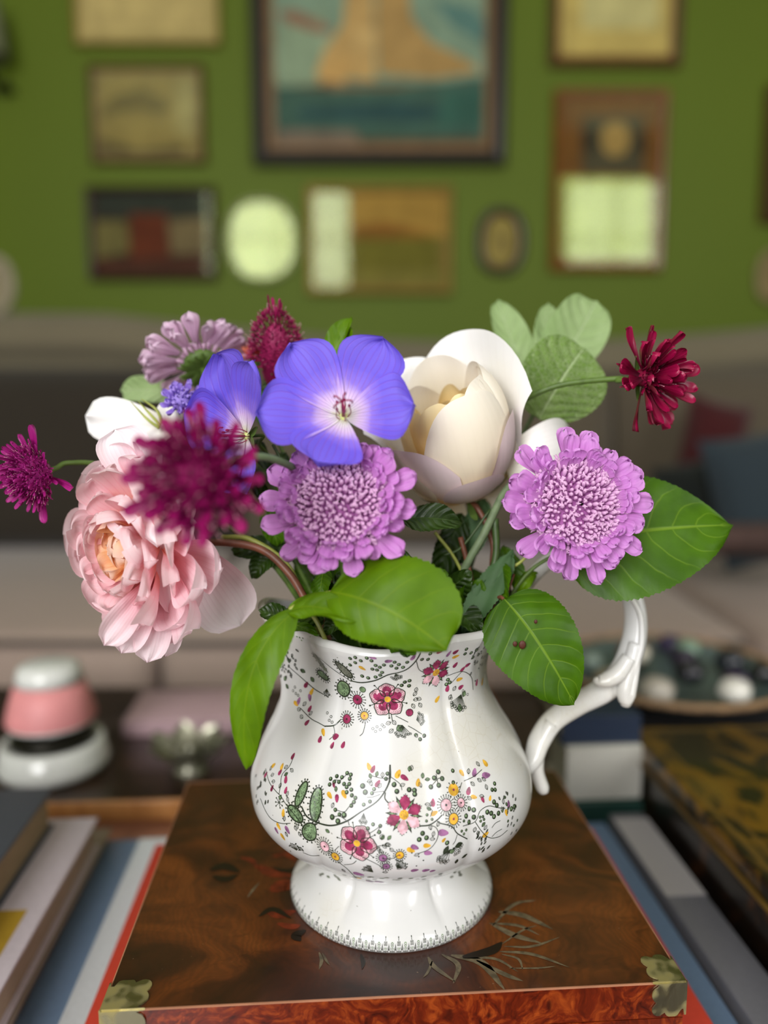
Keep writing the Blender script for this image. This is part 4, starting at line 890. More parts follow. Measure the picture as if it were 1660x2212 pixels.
for k, x, y, a in [(1, 240, 290, 80), (1, 250, 340, 40), (1, 260, 395, 20), (1, 380, 340, 50), (1, 380, 270, 50), (1, 440, 270, -20), (1, 330, 460, 80), (1, 330, 570, 70), (1, 400, 540, 80), (1, 410, 540, -60), (1, 380, 780, 90), (1, 390, 880, -60), (1, 500, 800, -70), (1, 480, 820, -60), (1, 520, 880, -60), (1, 1220, 370, 110), (1, 1270, 350, 80), (1, 1330, 360, 90), (1, 1180, 400, 20), (1, 1290, 460, 60), (1, 1230, 440, 120), (1, 880, 440, -70), (1, 860, 600, -100), (1, 1500, 440, 20), (1, 1590, 300, 80), (1, 1300, 1050, -50), (1, 1320, 960, 60), (1, 1360, 1000, -10), (1, 1400, 1040, -40), (1, 1380, 960, 50), (1, 1330, 1270, 0), (1, 1470, 1220, 80), (1, 1470, 1240, 20), (1, 820, 890, 160), (1, 1170, 1220, -20), (1, 940, 1240, -70),
    (2, 370, 270, 80), (2, 470, 340, 80), (2, 490, 350, 0), (2, 460, 420, 110), (2, 880, 300, 70), (2, 980, 230, 110), (2, 960, 340, -45), (2, 900, 370, -50), (2, 1000, 330, -50), (2, 870, 500, -40), (2, 1050, 440, 95), (2, 1020, 500, 160), (2, 1195, 570, 80), (2, 1185, 640, 90), (2, 545, 800, 100), (2, 560, 860, 70), (2, 600, 770, 60), (2, 580, 880, 170), (2, 440, 1010, 200), (2, 540, 590, 60), (2, 550, 620, 150), (2, 490, 570, -10), (2, 930, 820, 70), (2, 970, 850, 100), (2, 1000, 770, 40), (2, 1020, 800, 50), (2, 90, 880, 60), (2, 110, 930, -40), (2, 80, 950, -90), (2, 130, 930, 10), (2, 330, 780, 90)]:
    x_, y_ = cl(x, y, k); leafp(x_, y_, 12, 3.6, a, iG if (int(x)+int(y)) % 3 == 0 else None)
umbel(*cl(720, 970, 2), 36, -125, 10, 1.0, 4); umbel(*cl(740, 960, 2), 24, -35, 6, 1.2, 3); umbel(*cl(330, 600), 13, 90, 8, 5, 1.8, fill=True); umbel(*cl(1150, 700), 22, -90, 7, .9, 2); umbel(*cl(500, 1060), 20, 110, 9, 2.0, 1.6, fill=True); umbel(*cl(1470, 1230), 22, 40, 12, 1.8, 1.8, fill=True); umbel(*cl(1240, 1270), 24, 140, 10, 1.3, 1.2); umbel(*cl(530, 1060), 12, 60, 5, 1.5, 1.5)
leafp(*cl(700, 940, 2), 22, 6, -120, iK); leafp(*cl(760, 950, 2), 20, 6, 10, iK); leafp(*cl(730, 970, 2), 12, 6, -80, iG); leafp(*cl(820, 1050, 2), 16, 4, 20, iK); leafp(*cl(780, 1060, 2), 14, 4, -90, iK)
for k in range(26): x, y = rp.uniform(1080, 1118), rp.uniform(1712, 1800); leafp(x, y, 8, 2.0, rp.choice((60, 240, 110, 40)), None) if k % 3 else berry(x, y, 3)
for k in range(20): x, y = rp.uniform(1030, 1060), rp.uniform(1795, 1845); leafp(x, y, 9, 1.6, rp.choice((40, 50, 220, 80)), None)
for k in range(20): x, y = rp.uniform(553, 580), rp.uniform(1670, 1745); leafp(x, y, 8, 2.2, rp.choice((100, 80, 250, 120)), None)
for k in range(36): x = rp.uniform(690, 1000); y = 1893+10*math.sin((x-690)/310*PI)-rp.uniform(0, 10); leafp(x, y, 11, 1.8, rp.uniform(-15, 25), iG if k % 4 == 0 else None, iA)
for x, y in [(620, 1780), (612, 1768), (628, 1838), (640, 1822), (632, 1830), (646, 1836), (655, 1828), (905, 1850), (915, 1858), (890, 1842), (880, 1866), (900, 1870)]: disc(x, y, 1.8, 1.8)
part('floral_print', pr, PMATS, jg, smooth=True, kind='stuff')
# border around the foot
pr = MB()
nB = 108
def fpt(th, z): 
    p = jug(th, z); return p
for k in range(nB):
    th0 = 2*PI*k/nB; rr_ = .062
    def shp(pts, m, lay):
        i0 = len(pr.v); c = sum((Vector(a) for a in pts), Vector((0, 0)))/len(pts)
        for a in [tuple(c)]+pts:
            p = jug(th0+a[0]/rr_*.00016, (.0014+a[1]*.00024*.98)); pr.vert(snap(p, lay))
        for j in range(len(pts)): pr.face((i0, i0+1+j, i0+1+(j+1) % len(pts)), m)
    for dx in (-5.5, 0, 5.5):
        shp([(dx-1.7, 4), (dx, 1), (dx+1.7, 4), (dx, 8)], iK, 2)
    shp(E2(0, 12, 3.6, 3.6, 8), iG, 1); shp(E2(0, 12, 2.2, 2.2, 7), iW, 2)
    shp([(-10, 7), (-9, 7), (-5, 16), (-6, 16)], iK, 1); shp([(10, 7), (9, 7), (5, 16), (6, 16)], iK, 1)
    shp([(9, 9), (12, 9), (12.5, 18), (11.3, 25), (10, 18)], iK, 2)
    if k % 2: shp(E2(0, 22, 5, 5.5, 10), iG, 1); shp(E2(0, 22, 3.4, 3.6, 8), iW, 2); shp(E2(0, 22, 1.6, 1.6, 6), iK, 3)
    else:
        for dx in (-4, 0, 4): shp(E2(dx, 24, 1.9, 5, 7), iK, 1); shp(E2(dx, 24, .9, 3.2, 6), iW, 2)
        shp([(-.8, 29), (.8, 29), (.8, 36), (-.8, 36)], iK, 1); shp(E2(0, 35, 1.8, 1.8, 6), iK, 2)
part('foot_border_print', pr, PMATS, jg, smooth=True, kind='stuff')

# ================================================================== FLOWERS
MPP = lambda zc: zc/F      # metres per picture pixel at depth zc
def wprof(kind, v):
    if kind == 'obo': return max(0, v**.75*(1-v**7))**1.0*1.12
    if kind == 'spat': return max(0, (.16+.84*v**1.7)*math.sqrt(max(0, 1-v**8)))
    if kind == 'lobed': return max(0, (.22+.78*v**1.3)*math.sqrt(max(0, 1-v**7)))*1.05
    if kind == 'round': return max(0, math.sin(PI*min(1, .10+.90*v**.85)))**.6
    if kind == 'ovate': return max(0, (v**.5)*(1-v)**.72/.44)
    return math.sin(PI*v)
def petal(L, W, kind='obo', cup=.1, curl=.2, ruf=.0, seed=0, nu=8, nv=10, tw=0.0, tip=.0, fold=0.0, fr=3.0):
    """a petal along +X, its face towards +Z; W is the full width"""
    r = random.Random(seed); ph = r.uniform(0, 6); ph2 = r.uniform(0, 6); k1 = r.uniform(.8, 1.2)
    def fn(u, v):
        v = 1-(1-v)**1.9 if kind != 'obo' else 1-(1-v)**1.5
        s = 2*u-1; w_ = W/2*wprof(kind, v)
        y = s*w_; x = L*v
        if kind == 'lobed': x = L*(v - .05*math.exp(-(s*k1/.22)**2)*v**5)
        elif kind == 'round': x = L*v - L*.05*s*s*v
        z = cup*W*s*s*(.3+.7*v) + curl*L*v*v + fold*abs(s)*w_
        z += ruf*W*(math.sin(fr*PI*s*k1+ph+2*v)*v**1.6*.6 + .5*math.sin(fr*2.3*s+ph2+5*v)*v*v)
        x += ruf*L*.25*math.sin(fr*1.7*PI*s+ph2)*v**3
        if tip: 
            t = max(0, v-.72)/.28; z += tip*L*t*t; x -= abs(tip)*L*.35*t*t
        a = tw*v; y, z = y*math.cos(a)-z*math.sin(a)*.0, z + y*math.sin(a)
        return (x, y, z)
    return MB().grid(fn, nu, nv)
def petal_meshes(n, mats, **kw):
    kw = dict(kw); sd = kw.pop('seed', 0)
    return [mesh_of(petal(seed=sd+i*7, **kw), 'petal', mats) for i in range(n)]
def ring(t, n, meshes, r0, z0, tilt, rnd, az0=0.0, jit=.12, tj=6, sj=.1, squash=None, name='petal', skip=None, roll=0):
    out_ = []
    for k in range(n):
        az = az0+2*PI*(k+rnd.uniform(-jit, jit))/n
        if skip and skip(az % (2*PI)): continue
        s = 1+rnd.uniform(-sj, sj)
        L = RZ(az) @ T(r0, 0, z0) @ RY(-math.radians(tilt+rnd.uniform(-tj, tj))) @ RX(math.radians(rnd.uniform(-roll, roll))) @ S(s)
        out_.append(inst(name, rnd.choice(meshes), t, L))
    return out_
def stem(t, pts, r0, r1, mat, name='stem', seg=10):
    P = catmull(pts, 8); part(name, MB().tube(P, lerpl([r0, r1], len(P)), seg), mat, t)
def bezq(a, b, c, t): return a*(1-t)**2+b*2*t*(1-t)+c*t*t

# materials
m_lil = petal_mat('lilac_petal', 'D49AD0', 'D68CD8', 'E6A8EA', trans=.32, vein='C070C6', nv=6, vs=.3)
m_lilb = petal_mat('pale_lilac_floret', 'C886C0', 'E2A8DC', 'F0C4E8', p1=.4, trans=.25, rough=.45, sc=200)
m_lild = plain('deep_mauve_receptacle', 'A85CA0', .7)
m_mag = petal_mat('dark_magenta_petal', '54052E', '820A50', 'A80C68', trans=.15, vein='4A0428', nv=5, vs=.4, rough=.5)
m_crm = petal_mat('crimson_petal', '500420', '8A0838', 'A80E4A', trans=.18, vein='5A0424', nv=5, vs=.4, rough=.35, spec=.5)
m_fus = petal_mat('fuchsia_petal', '780A58', 'A01A76', 'BE3A94', trans=.25, vein='780A50', nv=5, vs=.4, rough=.4)
m_win = petal_mat('wine_petal', '6A0A38', '961850', 'AE3468', trans=.2, vein='60082E', nv=5, vs=.4, rough=.45)
m_anth = plain('pale_pink_anther', 'E8A8B8', .4); m_anth2 = plain('mauve_pink_anther', 'C86A9C', .4)
m_stem = plain('green_stem', '56702C', .5, var=.2, scale=120); m_stemd = plain('dark_green_stem', '3C5226', .5, var=.2, scale=120); m_stemg = plain('grey_green_stem', '6A7C58', .6, var=.15, scale=120); m_stemr = plain('reddish_rose_stem', '7A4A34', .45, var=.25, scale=90); m_stemy = plain('yellow_green_stem', '98A048', .45, var=.15, scale=90)
m_bract = plain('green_bract', '5E7A34', .55, var=.2, scale=90, trans=.2)

def florets(mb, M, n, Rc, dome, rnd, kind, size, polar=1.15, m_pin=1):
    """the packed middle of a scabious head, as one dense mass of tiny florets"""
    for k in range(n):
        f = (k+.2)/n; ph = polar*math.sqrt(f); th = k*2.39996
        d = Vector((math.sin(ph)*math.cos(th), math.sin(ph)*math.sin(th), math.cos(ph)))
        p = Vector((d.x*Rc/math.sin(polar), d.y*Rc/math.sin(polar), dome*(math.cos(ph)-math.cos(polar))/(1-math.cos(polar))))
        nrm = (d + Vector((rnd.uniform(-.25, .25), rnd.uniform(-.25, .25), rnd.uniform(-.1, .2)))).normalized()
        A = M @ frame(p, nrm, (rnd.uniform(-1, 1), rnd.uniform(-1, 1), .3)); s = size*rnd.uniform(.75, 1.25)
        if kind == 'bud':
            b = rnd.uniform(-.6, .6)
            q = [A @ Vector((b*s*t*t, .2*b*s*t, s*1.9*t)) for t in (-.4, .1, .45, .78, .98)]
            i0 = len(mb.v); mb.tube(q, [s*.22, s*.30, s*.50, s*.46, s*.14], 6)
            for i in range(i0, len(mb.v)): mb.uv[i] = (.5, .15+.85*((i-i0)//6)/4)
            if rnd.random() < .5:
                e = q[-2]
                for j in range(3):
                    a = rnd.uniform(0, 6.28); dd = (A.to_3x3() @ Vector((math.cos(a), math.sin(a), .5)))
                    i0 = len(mb.v); mb.tube([e, e+dd*s*.45, e+dd*s*.8], [s*.17, s*.22, s*.07], 5)
                    for i in range(i0, len(mb.v)): mb.uv[i] = (.5, .95)
        else:
            for j in range(kind == 'spat' and 4 or 3):
                a = j*2*PI/4+rnd.uniform(-.5, .5); pl = petal(s*rnd.uniform(1.6, 2.6), s*.85, 'spat', cup=.3, curl=rnd.uniform(-.2, .3), nu=2, nv=4, seed=k*3+j)
                B = A @ RZ(a) @ RY(-math.radians(rnd.uniform(35, 75))); i0 = len(mb.v)
                for v_, uv_ in zip(pl.v, pl.uv): mb.vert(B @ v_, uv_)
                for f_ in pl.f: mb.face([i0+x for x in f_], 0)
            if rnd.random() < .5:
                mb.tube([A @ Vector((0, 0, 0)), A @ Vector((0, 0, s*2.2)), A @ Vector((s*.2, 0, s*3.0))], [s*.04, s*.04, s*.03], 4, m_pin)
                mb.ball(A @ Vector((s*.2, 0, s*3.05)), (s*.10, s*.10, s*.24), A.to_3x3().to_4x4(), 5, 3, m_pin)
def scabious(name, label, px, py, zc, Rpx, zdir, rings, mat, mat_in, stem_pts, n_in=120, Rc=.5, dome=.32, kind='bud', size=.055, up=(0, 0, 1), polar=1.15, seed=1, group=None, sm=m_stem, sr=.0016, bracts=10, pin=m_anth, recept=m_lild, cat='flower', W=.55):
    rnd = random.Random(seed); R = Rpx*MPP(zc); M = frame(at(px, py, zc), zdir, up)
    t = thing(name, label, cat, M, group)
    for i, (n, r0, L, w_, tilt, z0, ruf, pk) in enumerate(rings):
        ms = petal_meshes(4, mat, L=L*R, W=w_*R, kind=pk, cup=.12, curl=.12, ruf=ruf, seed=seed*100+i*31, nu=8 if pk == 'lobed' else 5, nv=8)
        ring(t, n, ms, r0*R, z0*R, tilt, rnd, az0=i*.37, jit=.34, tj=11, sj=.17, roll=22)
    q = MB(); florets(q, Matrix.Identity(4), n_in, Rc*R, dome*R, rnd, kind, size*R, polar)
    part('floret_centre', q, [mat_in, pin], t, local=True, ctr=False, kind='stuff')
    part('receptacle', MB().ball((0, 0, 0), (Rc*R*(.92 if kind == 'bud' else .72), Rc*R*(.92 if kind == 'bud' else .72), dome*R*.8), n=20, k=10), recept, t, local=True, ctr=False)
    bm_ = petal_meshes(2, m_bract, L=.38*R, W=.13*R, kind='round', cup=.1, curl=.1, seed=seed)
    if bracts: ring(t, bracts, bm_, .08*R, -.16*R, -8, rnd, name='bract', tj=12)
    if stem_pts:
        b = M @ Vector((0, 0, -.02*R)); b2 = M @ Vector((0, 0, -.55*R))
        stem(t, [b, b2]+stem_pts, sr, sr*1.15, sm)
    return t
NECK = lambda dx=0, dy=0, dz=.12: Vector((JX+dx, JY+dy, ZB+dz))     # a point down inside the jug
LR = [(18, .46, .54, .37, 0, .0, .15, 'lobed'), (18, .48, .42, .34, 10, .06, .16, 'lobed'), (22, .50, .28, .26, 24, .11, .16, 'lobed'), (28, .50, .19, .19, 40, .14, .14, 'lobed')]
scabious('lilac_scabious', 'lilac pincushion scabious between the blue geranium and the broad green leaf', 735, 1090, .392, 162, (-.10, -.95, .38), LR, m_lil, m_lilb, [at(735, 1180, .43), NECK(-.02, -.02, .165), NECK(.0, .0, .07)], n_in=430, seed=3, size=.056, Rc=.64, dome=.24)
scabious('lilac_scabious', 'lilac pincushion scabious at the right, in front of a glossy leaf', 1245, 1092, .418, 158, (.12, -.95, .30), LR, m_lil, m_lilb, [at(1150, 1045, .452), at(1098, 1055, .455), at(1048, 1150, .45), at(985, 1275, .455), NECK(.03, .0, .14), NECK(.02, .01, .06)], n_in=440, seed=5, size=.054, Rc=.64, dome=.24, sm=m_stemg, sr=.0022)
KR = [(14, .34, .62, .23, 4, .0, .08, 'spat'), (16, .32, .50, .23, 20, .06, .08, 'spat'), (18, .26, .46, .20, 38, .12, .08, 'spat')]
scabious('dark_magenta_scabious', 'dark magenta scabious nearest the lens, soft and out of focus over the pink rose', 430, 1032, .312, 168, (-.05, -1, .12), KR+[(16, .16, .42, .15, 56, .15, .05, 'spat')], m_mag, m_mag, [at(520, 990, .352), at(600, 995, .372), at(660, 1050, .41), at(700, 1250, .44), NECK(-.03, -.01, .12)], n_in=150, kind='spat', size=.085, Rc=.56, dome=.42, seed=7, sm=m_stemg, sr=.0017, recept=m_mag, bracts=8)
scabious('crimson_scabious', 'small crimson scabious on a long bent stem at the far right', 1396, 815, .440, 120, (.70, -.70, .08), [(9, .12, .94, .42, -6, -.05, .14, 'spat'), (11, .12, .80, .38, 14, .0, .14, 'spat'), (12, .12, .74, .34, 34, .05, .14, 'spat'), (11, .10, .68, .30, 52, .1, .12, 'spat'), (9, .06, .66, .26, 72, .1, .12, 'spat')], m_crm, m_crm,
    [at(1340, 818, .455), at(1230, 828, .46), at(1160, 850, .465), at(1112, 885, .475), at(1040, 1000, .49), NECK(.03, .02, .14)], n_in=46, kind='spat', size=.085, Rc=.24, dome=.34, polar=1.0, seed=9, sm=m_stem, sr=.0016, recept=m_crm, up=(0, 0, 1))
scabious('fuchsia_scabious', 'round fuchsia scabious at the far left edge beside the pink rose', 74, 1024, .432, 96, (-.52, -.84, -.16), [(5, .1, .96, .34, -12, -.10, .10, 'spat'), (24, .3, .56, .17, 4, .0, .06, 'spat'), (24, .3, .54, .15, 26, .06, .06, 'spat'), (24, .25, .54, .14, 46, .1, .06, 'spat'), (18, .15, .56, .13, 66, .1, .06, 'spat')], m_fus, m_fus,
    [at(150, 1000, .45), at(240, 1010, .46), at(420, 1090, .46), at(600, 1230, .46), NECK(-.03, .01, .13)], n_in=190, kind='spat', size=.062, Rc=.58, dome=.46, polar=1.3, seed=13, sm=m_stem, sr=.0014, recept=m_fus)
scabious('wine_scabious', 'upright wine-red scabious at the top behind the blue geranium', 598, 775, .485, 86, (.04, -.42, .90), [(9, .3, .40, .16, -10, .0, .05, 'spat'), (10, .3, .42, .14, 24, .25, .05, 'spat'), (8, .1, .62, .13, 74, .85, .04, 'spat')], m_win, m_win,
    [at(640, 850, .50), at(700, 1000, .49), NECK(-.01, .02, .15), NECK(0, .01, .08)], n_in=190, kind='spat', size=.075, Rc=.58, dome=1.15, polar=1.5, seed=17, sm=m_stem, sr=.0014, recept=m_win)
m_pale = petal_mat('pale_pink_lilac_petal', 'DCB4D4', 'EEC8E4', 'F6DEF0', trans=.5, vein='B880B4', nv=6, vs=.3)
scabious('pale_pink_scabious', 'pale pink-lilac scabious turned away, its green back showing, at the upper left', 436, 786, .495, 120, (-.30, .62, .72), [(13, .46, .52, .44, -16, .02, .22, 'lobed'), (13, .44, .54, .42, 4, .10, .24, 'lobed'), (12, .40, .44, .36, 24, .14, .22, 'lobed')], m_pale, m_pale,
    [at(460, 880, .49), at(560, 1000, .475), at(640, 1150, .47), NECK(-.02, .02, .14)], n_in=60, seed=19, size=.06, Rc=.36, dome=.2, bracts=18, sm=m_stem, recept=m_bract)
m_vio = petal_mat('violet_petal', '7A5AC4', '9A7ADC', 'B8A0F0', trans=.3, vein='6A48B4', nv=6, vs=.4)
scabious('violet_scabious', 'small pale violet flower head tucked behind the dark magenta scabious', 393, 866, .458, 52, (-.1, -.75, .6), [(9, .3, .66, .42, 14, .0, .16, 'lobed'), (9, .26, .5, .36, 42, .12, .16, 'lobed')], m_vio, m_vio, [at(450, 940, .465), at(600, 1150, .465), NECK(-.02, .01, .13)], n_in=36, seed=23, size=.11, Rc=.5, dome=.5, sm=m_stem, sr=.0011, recept=m_vio)
# small orange-red flower
m_org = petal_mat('coral_orange_petal', 'D85A48', 'EE7A5C', 'F6A080', trans=.3)
M = frame(at(548, 772, .50), (-.2, -.5, .85)); t = thing('coral_flower', 'little coral-orange flower between the pale pink and wine-red scabious', 'flower', M); rn = random.Random(31)
for i, (n, tl) in enumerate(((7, 20), (6, 48), (5, 72))): ring(t, n, petal_meshes(2, m_org, L=.0095, W=.0055, kind='round', cup=.2, curl=.2, ruf=.1, seed=40+i), .0012, 0, tl, rn, az0=i)
part('calyx', MB().lathe([(.0006, -.009), (.0026, -.006), (.003, -.001), (.001, .0)], (0, 0, 0), 12), m_bract, t, local=True)
stem(t, [M @ Vector((0, 0, -.008)), at(565, 850, .50), at(640, 1050, .49), NECK(-.01, .02, .13)], .0012, .0014, m_stem)

# ---- blue geraniums
m_ger, nt, out = newmat('geranium_petal'); uv = texco(nt, 'UV'); sep = N(nt, 'SeparateXYZ'); nt.links.new(uv, sep.inputs[0]); U, V = sep.outputs[0], sep.outputs[1]
n = noise_t(nt, texco(nt), 90, 3); a = mth(nt, 'MULTIPLY', mth(nt, 'SUBTRACT', U, .5), 11); a = mth(nt, 'ADD', a, mth(nt, 'MULTIPLY', n, .35))
s_ = mth(nt, 'ABSOLUTE', mth(nt, 'SUBTRACT', mth(nt, 'FRACT', a), .5)); ln = smooth(nt, s_, 0, .17, 1, 0)
v2 = mth(nt, 'ADD', V, mth(nt, 'MULTIPLY', ln, -.05)); v2 = mth(nt, 'ADD', v2, mth(nt, 'MULTIPLY', mth(nt, 'SUBTRACT', n, .5), .16))
colg = ramp(nt, v2, [(0.0, 'D8DCA0'), (.07, 'F0E8EC'), (.17, 'E2C4F2'), (.29, '9478EC'), (.42, '7660E6'), (1.0, '826EEA')])
colg = mixc(nt, mth(nt, 'MULTIPLY', ln, smooth(nt, V, .1, .8, .55, .22)), colg, hexc('8A4AB8'))
principled(nt, out, colg, .5, 0, .3, 0, bump(nt, mth(nt, 'ADD', ln, n), .3, .0005), .28)
m_stam = plain('crimson_style', '9A2050', .4); m_cgr = plain('pale_green_centre', 'D4DC8C', .5)
def geranium(label, px, py, zc, zdir, petals, sp, seed=1, up=(0, 0, 1), cup=.1, zr=0):
    M = frame(at(px, py, zc), zdir, up); t = thing('blue_geranium', label, 'flower', M, None); k_ = MPP(zc)
    for i, (az, L, W, tilt) in enumerate(petals):
        me = mesh_of(petal(L*k_, W*k_, 'obo', cup=cup, curl=-.06, ruf=.035, seed=seed+i*5, nu=16, nv=16, fr=2.2), 'petal', m_ger)
        inst('petal', me, t, RZ(math.radians(az)) @ T(.0004, 0, .0002*i) @ RY(-math.radians(tilt)))
    q = MB().ball((0, 0, .0008), (.0022, .0022, .0016), n=10, k=6); part('flower_eye', q, m_cgr, t, local=True, ctr=False)
    q = MB(); rn = random.Random(seed)
    q.tube([(0, 0, 0), (0, 0, .006), (0, .0005, .0115)], [.0006, .0005, .0004], 6)
    for j in range(5):
        a = j*2*PI/5; c = Vector((math.cos(a), math.sin(a), 0)); q.tube(catmull([Vector((0, .0005, .011)), Vector((0, 0, .0132))+c*.0014, Vector((0, 0, .0128))+c*.0030, Vector((0, 0, .0112))+c*.0032], 4), .00028, 5)
        q.tube(catmull([c*.0012, c*.0026+Vector((0, 0, .004)), c*.0022+Vector((0, 0, .009))], 4), .00018, 5); q.ball(c*.0022+Vector((0, 0, .0092)), (.0005, .0005, .0009), n=6, k=4)
    q.v = [p*1.5 for p in q.v]; part('style', q, m_stam, t, local=True, ctr=False)
    ring(t, 5, petal_meshes(1, m_bract, L=.009, W=.0035, kind='round', seed=4), .0006, -.0008, -2, rn, name='sepal', az0=.6)
    stem(t, [M @ Vector((0, 0, -.001)), M @ Vector((0, 0, -.010))]+sp, .0009, .0012, m_stem); return t
geranium('large violet-blue geranium facing the lens, top middle of the bouquet', 742, 902, .392, (.02, -.90, .42), [(182, 186, 196, 14), (126, 198, 184, 10), (64, 198, 196, 8), (4, 156, 200, 16), (-112, 134, 205, 14)], [at(735, 980, .43), at(720, 1150, .46), NECK(-.01, 0, .13)], seed=3)
g = geranium('violet-blue geranium seen from the side, left of the large one', 536, 942, .425, (-.70, -.70, .02), [(116, 196, 225, 6), (162, 165, 185, 22), (66, 172, 150, 14), (-70, 130, 150, 18), (-122, 135, 165, 16)], [at(560, 960, .44), at(580, 985, .448), at(620, 1060, .455), NECK(-.02, 0, .14)], seed=8)
# ---- cream rose
m_cr = petal_mat('cream_rose_petal', 'F6DEA0', 'F9EED0', 'F8F2E6', p1=.5, trans=.28, rough=.5, noisy=.2, sc=20, vein='E6D8C0', nv=13, vs=.15, bmp=.15)
m_cr2 = petal_mat('outer_white_rose_petal', 'F2EED4', 'F8F4F0', 'FBFAF8', p1=.4, trans=.15, rough=.5, noisy=.2, sc=20, vein='DDD2CC', nv=13, vs=.2, bmp=.2)
m_cr3 = petal_mat('blush_rose_petal', 'F2E4C4', 'ECDCD6', 'E6D4D8', p1=.45, trans=.22, rough=.5, noisy=.25, sc=20, vein='DCC8CA', nv=13, vs=.2, bmp=.15)
m_cri = petal_mat('golden_cream_inner_petal', 'FAC868', 'FCDA88', 'FCEAB8', p1=.5, trans=.3, rough=.5, noisy=.3, sc=40)
RC = .458; rr_ = 137*MPP(RC)
M = frame(at(968, 925, RC), (-.20, -.38, .92), (0, 1, 0)); M = frame(at(968, 925, RC), (-.20, -.38, .92), (0, 0, 1))
# local axes: z opening, y away from the lens, x to the right
zv = Vector((-.26, -.24, .93)).normalized(); xv = Vector((1, 0, 0)); xv = (xv-zv*xv.dot(zv)).normalized(); yv = zv.cross(xv)
M = Matrix((xv, yv, zv)).transposed().to_4x4(); M.translation = at(972, 928, RC)
crose = thing('cream_rose', 'half-open cream rose with cupped petals, top right of the bouquet', 'flower', M)
def cupf(az, dw, th0, th1, Rm, kz=1.28, curl=0.0, tipr=.35, ruf=.0, seed=0, notch=0.0, lean=0.0, pw=.55):
    r = random.Random(seed); ph = r.uniform(0, 6)
    def fn(u, v):
        s = 2*u-1; q = v*(1-tipr*(abs(s)**3.0)*v) - notch*math.exp(-(s/.18)**2)*v**4
        th = math.radians(th0+(th1-th0)*q); wd = math.radians(dw)*min(1, (.22+.78*(v*1.5)**pw if v < .667 else 1))
        a = math.radians(az)+s*wd; R = rr_*Rm*(1+.012*s)
        rad = R*math.sin(min(th, PI*.5)) if th < PI/2 else R*(1-.55*(1-math.sin(th)))
        z = -R*kz*math.cos(th)
        c = max(0, v-.72)/.28
        rad += curl*rr_*c*c; rad *= 1+ruf*math.sin(3.2*s*PI/2+ph)*v**2; z += ruf*rr_*.5*math.sin(4*s+ph)*v**3
        rad += lean*rr_*v*v
        return (rad*math.cos(a), rad*math.sin(a), z)
    return MB().grid(fn, 20, 20)
def cp(mat, *a, **k): part('petal', cupf(*a, **k), mat, crose, local=True)
cp(m_cr2, 50, 60, 8, 138, 1.04, kz=1.62, curl=.20, ruf=.03, seed=1, lean=.12, tipr=.28)
cp(m_cr2, 122, 50, 8, 134, 1.04, kz=1.50, curl=.28, ruf=.05, seed=2, lean=.10, tipr=.28)
cp(m_cr, 86, 44, 20, 136, .98, kz=1.42, curl=.02, ruf=.04, seed=3, tipr=.25)
cp(m_cr, 14, 52, 8, 134, .97, kz=1.34, curl=-.16, seed=4, tipr=.3)
cp(m_cr, 190, 44, 8, 92, .98, curl=.04, seed=5, ruf=.03)
cp(m_cr, -30, 52, 5, 132, .93, kz=1.26, curl=-.14, seed=6, tipr=.28, ruf=.02)
cp(m_cr, -64, 58, 4, 124, .965, kz=1.22, curl=-.08, seed=7, tipr=.30, ruf=.01)
cp(m_cr3, -142, 50, 4, 92, .985, kz=1.2, curl=.0, seed=8, tipr=.3)
cp(m_cr3, -16, 44, 3, 96, 1.01, kz=1.2, curl=.02, seed=9, tipr=.46, ruf=.01)
cp(m_cr3, -76, 52, 3, 60, 1.02, kz=1.2, curl=.02, seed=10, tipr=.46, ruf=.01)
for i in range(11):
    az = i*137.5; R_ = .84-.058*i; part('inner_petal', cupf(az, 46, 40, 134-2*i, R_, kz=1.38, curl=-.08, ruf=.08, seed=20+i, tipr=.2, notch=.06), m_cri if i > 1 else m_cr, crose, local=True)
# one petal dropped open to the right
b0 = at(1092, 1020, .468)
def wing(u, v):
    s = 2*u-1; o_ = at(1092+152*v-6*s*v, 1004-50*v-(v**.32*(1-v**6)**.5)*84*s+10*v*v, .470-.012*math.sin(PI*v)+.010*s*s*v+.012*v)
    return o_
part('fallen_petal', MB().grid(wing, 14, 16), m_cr2, crose)
part('fallen_petal', MB().grid(lambda u, v: at(1088+56*v, 1022+20*v+(v**.6*(1-v**6)**.5)*30*(2*u-1)*.6+4, .474+.006*(2*u-1)**2), 8, 8), m_cr, crose)
base = M @ Vector((0, 0, -rr_*1.3))
stem(crose, [base, at(1030, 1095, .468), at(1058, 1150, .465), at(1066, 1200, .463), at(1042, 1300, .462), NECK(.02, .0, .13), NECK(.02, 0, .06)], .0016, .0022, m_stemr)
for k in range(4):
    a = k*1.6; part('sepal', MB().grid(lambda u, v, a=a: M @ Vector(((.004+.024*v)*math.cos(a+(u-.5)*.5*(1-v)), (.004+.024*v)*math.sin(a+(u-.5)*.5*(1-v)), -rr_*1.30+.002+.010*v*v-.012*v*(k % 2))), 4, 8), m_bract, crose)

